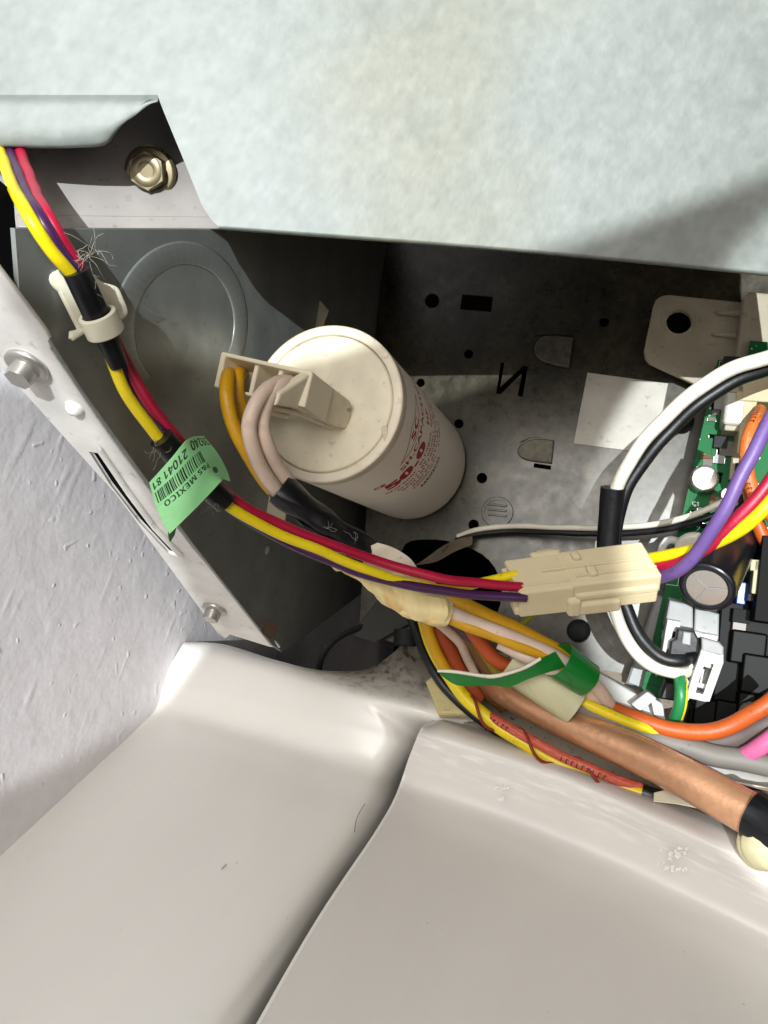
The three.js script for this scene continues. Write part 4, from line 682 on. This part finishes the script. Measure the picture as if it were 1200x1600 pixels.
W('brown_wire', 'dark mauve wire behind the rust orange wire at the right edge', [D(1030, 1150, 0.257), D(1090, 1160, 0.256), D(1150, 1150, 0.253), D(1200, 1128, 0.25), D(1250, 1100, 0.25)], 0.0045, M(0x5d4f4c, 0.6, { map: grime }));
W('pink_wire', 'short pink wire end at the right edge above the grey cables', [D(1145, 1188, 0.25), D(1170, 1178, 0.246), D(1200, 1158, 0.243), D(1240, 1130, 0.242)], 0.0028, m.pink);
W('purple_wire', 'dark purple wire under the pink wire at the right edge', [D(1160, 1196, 0.251), D(1190, 1188, 0.249), D(1240, 1165, 0.247)], 0.0024, m.purple);
single('copper_hose', 'thick copper coloured hose running diagonally to a black end at the right edge', 'hose', cord([S(735, 1040, 0.010), S(790, 1080, 0.0115), S(850, 1112, 0.012), S(920, 1145, 0.0122), S(1000, 1180, 0.0125), S(1060, 1210, 0.0125), S(1120, 1243, 0.0125), S(1188, 1281, 0.0125)], s => 0.0052 + 0.0011 * s, { radial: 26, rough: 0.006 }), m.copper);
single('black_tape', 'glossy black tape band on the right end of the copper coloured hose', 'tape', cord([S(1176, 1274, 0.0125), S(1195, 1285, 0.0125), S(1240, 1312, 0.0125)], 0.0074, { radial: 26 }), M(0x101114, 0.25));
W('black_wire', 'black wire on the outer left side of the lower bundle', [D(640, 960, 0.30), D(656, 1000, 0.295), D(678, 1050, 0.287), D(712, 1092, 0.282), D(760, 1130, 0.277), D(820, 1170, 0.27), D(900, 1210, 0.262), D(980, 1238, 0.256)], 0.0019, m.black);
W('yellow_wire', 'outer yellow wire sweeping down the left side of the lower bundle to black tape', [D(662, 965, 0.285), D(672, 1005, 0.283), D(694, 1045, 0.278), D(722, 1084, 0.273), D(764, 1124, 0.269), D(820, 1162, 0.263), D(900, 1204, 0.256), D(960, 1228, 0.250), D(1012, 1241, 0.246)], 0.0024, m.yellow);
W('salmon_wire', 'printed salmon red wire beside the outer yellow wire and copper hose', [D(740, 1108, 0.274), D(770, 1122, 0.268), D(815, 1148, 0.261), D(870, 1178, 0.2545), D(930, 1204, 0.2495), D(975, 1222, 0.248), D(1010, 1234, 0.247)], 0.0017, printed('#b9503c', '#2a0d0a'));
{ // dark red lacing spiralling round the yellow and salmon wires
  const c = new THREE.CatmullRomCurve3([D(730, 1098, 0.27), D(790, 1140, 0.2635), D(870, 1186, 0.255), D(960, 1222, 0.2485)]), p = [], fr = c.computeFrenetFrames(72, false);
  for (let i = 0; i <= 72; i++) { const a = i / 72 * 6.28 * 2.6 + 1; p.push(c.getPointAt(i / 72).addScaledVector(fr.normals[i], Math.cos(a) * 0.0030).addScaledVector(fr.binormals[i], Math.sin(a) * 0.0029)); }
  W('lacing', 'thin dark red lacing spiralling around the yellow and salmon wires', p, 0.00055, M(0x7d2416, 0.6), { radial: 6 });
}
single('black_tape', 'small black tape band on the end of the outer yellow wire', 'tape', cord([D(1003, 1239, 0.2465), D(1016, 1243, 0.2455), D(1030, 1247, 0.245)], 0.0028, { radial: 18 }), m.tape);
// inside of the bundle
W('yellow_wire', 'short yellow wire bend at the upper left of the lower bundle', [D(664, 950, 0.268), D(668, 985, 0.272), D(690, 1035, 0.276), D(715, 1075, 0.278), D(745, 1110, 0.279)], 0.0021, m.amber);
W('rust_wire', 'rust red wire hanging inside the lower bundle beside the amber bend', [D(672, 955, 0.272), D(685, 985, 0.277), D(702, 1020, 0.28), D(718, 1055, 0.282), D(745, 1095, 0.283)], 0.0034, M(0xb04c22, 0.5, { map: grime }));
W('brown_wire', 'brown wire hanging inside the lower bundle', [D(690, 960, 0.28), D(705, 1000, 0.284), D(726, 1035, 0.286), D(750, 1070, 0.287), D(790, 1105, 0.285)], 0.003, m.brown);
W('white_wire', 'dusty white wire hanging inside the lower bundle', [D(678, 968, 0.262), D(700, 985, 0.268), D(718, 1005, 0.274), D(732, 1032, 0.28), D(745, 1060, 0.284)], 0.0017, m.cream);
W('brown_wire', 'dark tan wire beside the dusty white wire inside the lower bundle', [D(705, 965, 0.272), D(735, 1000, 0.277), D(758, 1035, 0.281), D(785, 1070, 0.283), D(820, 1100, 0.283)], 0.003, M(0x85603a, 0.55, { map: grime }));
W('olive_wire', 'mustard wire inside the bundle left of the pale sleeve', [D(720, 960, 0.27), D(745, 1000, 0.272), D(768, 1035, 0.274), D(795, 1068, 0.276), D(830, 1095, 0.277)], 0.0022, M(0xa08a20, 0.5, { map: grime }));
W('orange_wire', 'orange red wire entering the pale sleeve from the masking tape', [D(725, 965, 0.262), D(748, 1000, 0.265), D(775, 1030, 0.2665), D(812, 1050, 0.266)], 0.0025, M(0xc2531f, 0.5, { map: grime }));
W('brown_wire', 'dull violet brown wire end near the fluffy white wire', [D(700, 968, 0.268), D(722, 985, 0.272), D(740, 1005, 0.277), D(752, 1030, 0.28)], 0.002, M(0x6a5560, 0.6, { map: grime }));
W('olive_wire', 'thin olive wire peeking out under the ivory connector', [D(795, 985, 0.268), D(815, 975, 0.268), D(830, 962, 0.27)], 0.0011, M(0x8f8a2a, 0.5));
// green tape loop
{
  const a = D(872, 1030, 0.2515), b = D(917, 1062, 0.2545), ax = b.clone().sub(a), L = ax.length(), r = 0.0063;
  const t = thing('green_tape', 'glossy dark green tape loop with a curling tail around the cream and amber wires', 'tape', b);
  part(t, 'loop', lathe([[r - 0.0003, 0], [r, 0], [r * 0.98, L * 0.5], [r * 0.93, L], [r * 0.93 - 0.0003, L], [r - 0.0003, 0]], a, ax, 44), m.greenTape);
  part(t, 'tail', loft([[D(684, 1049, 0.252), D(690, 1056, 0.2525)], [D(706, 1050, 0.2505), D(712, 1070, 0.252)], [D(740, 1055, 0.2495), D(744, 1072, 0.252)], [D(768, 1058, 0.249), D(770, 1071, 0.251)], [D(790, 1054, 0.248), D(796, 1073, 0.250)], [D(820, 1044, 0.2475), D(828, 1060, 0.249)], [D(845, 1030, 0.2475), D(858, 1050, 0.249)], [D(868, 1018, 0.2495), D(884, 1042, 0.25)]], 6, 40, 0.00045), m.greenTape);
  part(t, 'tail_edge', cord([D(684, 1048, 0.2515), D(706, 1049, 0.2501), D(740, 1054, 0.2491), D(768, 1057, 0.2486), D(790, 1053, 0.2476), D(820, 1043, 0.2471), D(845, 1029, 0.2471)], 0.0006, { radial: 8, rough: 0.2 }), m.white);
}
single('foam_block', 'pale yellow foam corner behind the black wire at left of the bundle', 'foam', slab(plane(S(700, 1095, 0.002), V(-0.2, 0.9, 0.5), V(1, 0, 0)), [[664, 1064], [674, 1056], [700, 1060], [740, 1085], [745, 1108], [726, 1114], [684, 1115]], 0, 0.004, [], 0.001, 2), M(0xd8c994, 0.85, { map: grime, bumpMap: fineBump, bumpScale: 0.0002 }));
single('white_label', 'white paper label wrapped on cables under the copper coloured hose', 'label', slab(plane(S(1060, 1250, 0.003), V(0, 1, 0.4), V(1, 0, 0)), [[1022, 1238], [1046, 1232], [1110, 1262], [1088, 1262], [1056, 1256], [1021, 1252]], 0, 0.0004), M(0xe9e2cc, 0.6, { map: grime }));
single('white_label', 'cream paper strip between the copper coloured hose and the grey cable at right', 'label', slab(plane(S(1120, 1210, 0.010), V(0, 1, 0.4), V(1, 0, 0)), [[1040, 1188], [1080, 1198], [1120, 1214], [1200, 1230], [1260, 1245], [1260, 1262], [1200, 1244], [1116, 1226], [1076, 1210]], 0, 0.0004), M(0xe9e2cc, 0.6, { map: grime }));
single('black_strap', 'black strap between the cream paper strip and the copper coloured hose', 'strap', slab(plane(S(1150, 1225, 0.009), V(0, 1, 0.4), V(1, 0, 0)), [[1114, 1214], [1122, 1214], [1200, 1236], [1260, 1252], [1260, 1275], [1180, 1256], [1108, 1232]], 0, 0.0012), m.black);
W('salmon_wire', 'dark red printed wire at the right edge above the black tape band', [S(1150, 1240, 0.009), S(1180, 1247, 0.012), S(1215, 1250, 0.012), S(1250, 1252, 0.012)], 0.0022, m.red);
single('rope', 'pale ribbed rope end at the right edge below the black tape band', 'rope', cord([S(1178, 1322, 0.004), S(1196, 1322, 0.008), S(1225, 1326, 0.009), S(1260, 1334, 0.009)], s => 0.0062 * Math.min(1, 0.55 + s * 3) * (1 + 0.05 * Math.sin(s * 70)), { radial: 22, per: 0.0006 }), m.rope);
single('wood_splinter', 'small brown sliver lying on the shelf beside the rope end', 'splinter', slab(level(SHELF_Y + 0.001), [[1146, 1322], [1178, 1326], [1180, 1338], [1160, 1332]], 0, 0.001), m.brown);
renderer.render(scene, camera);
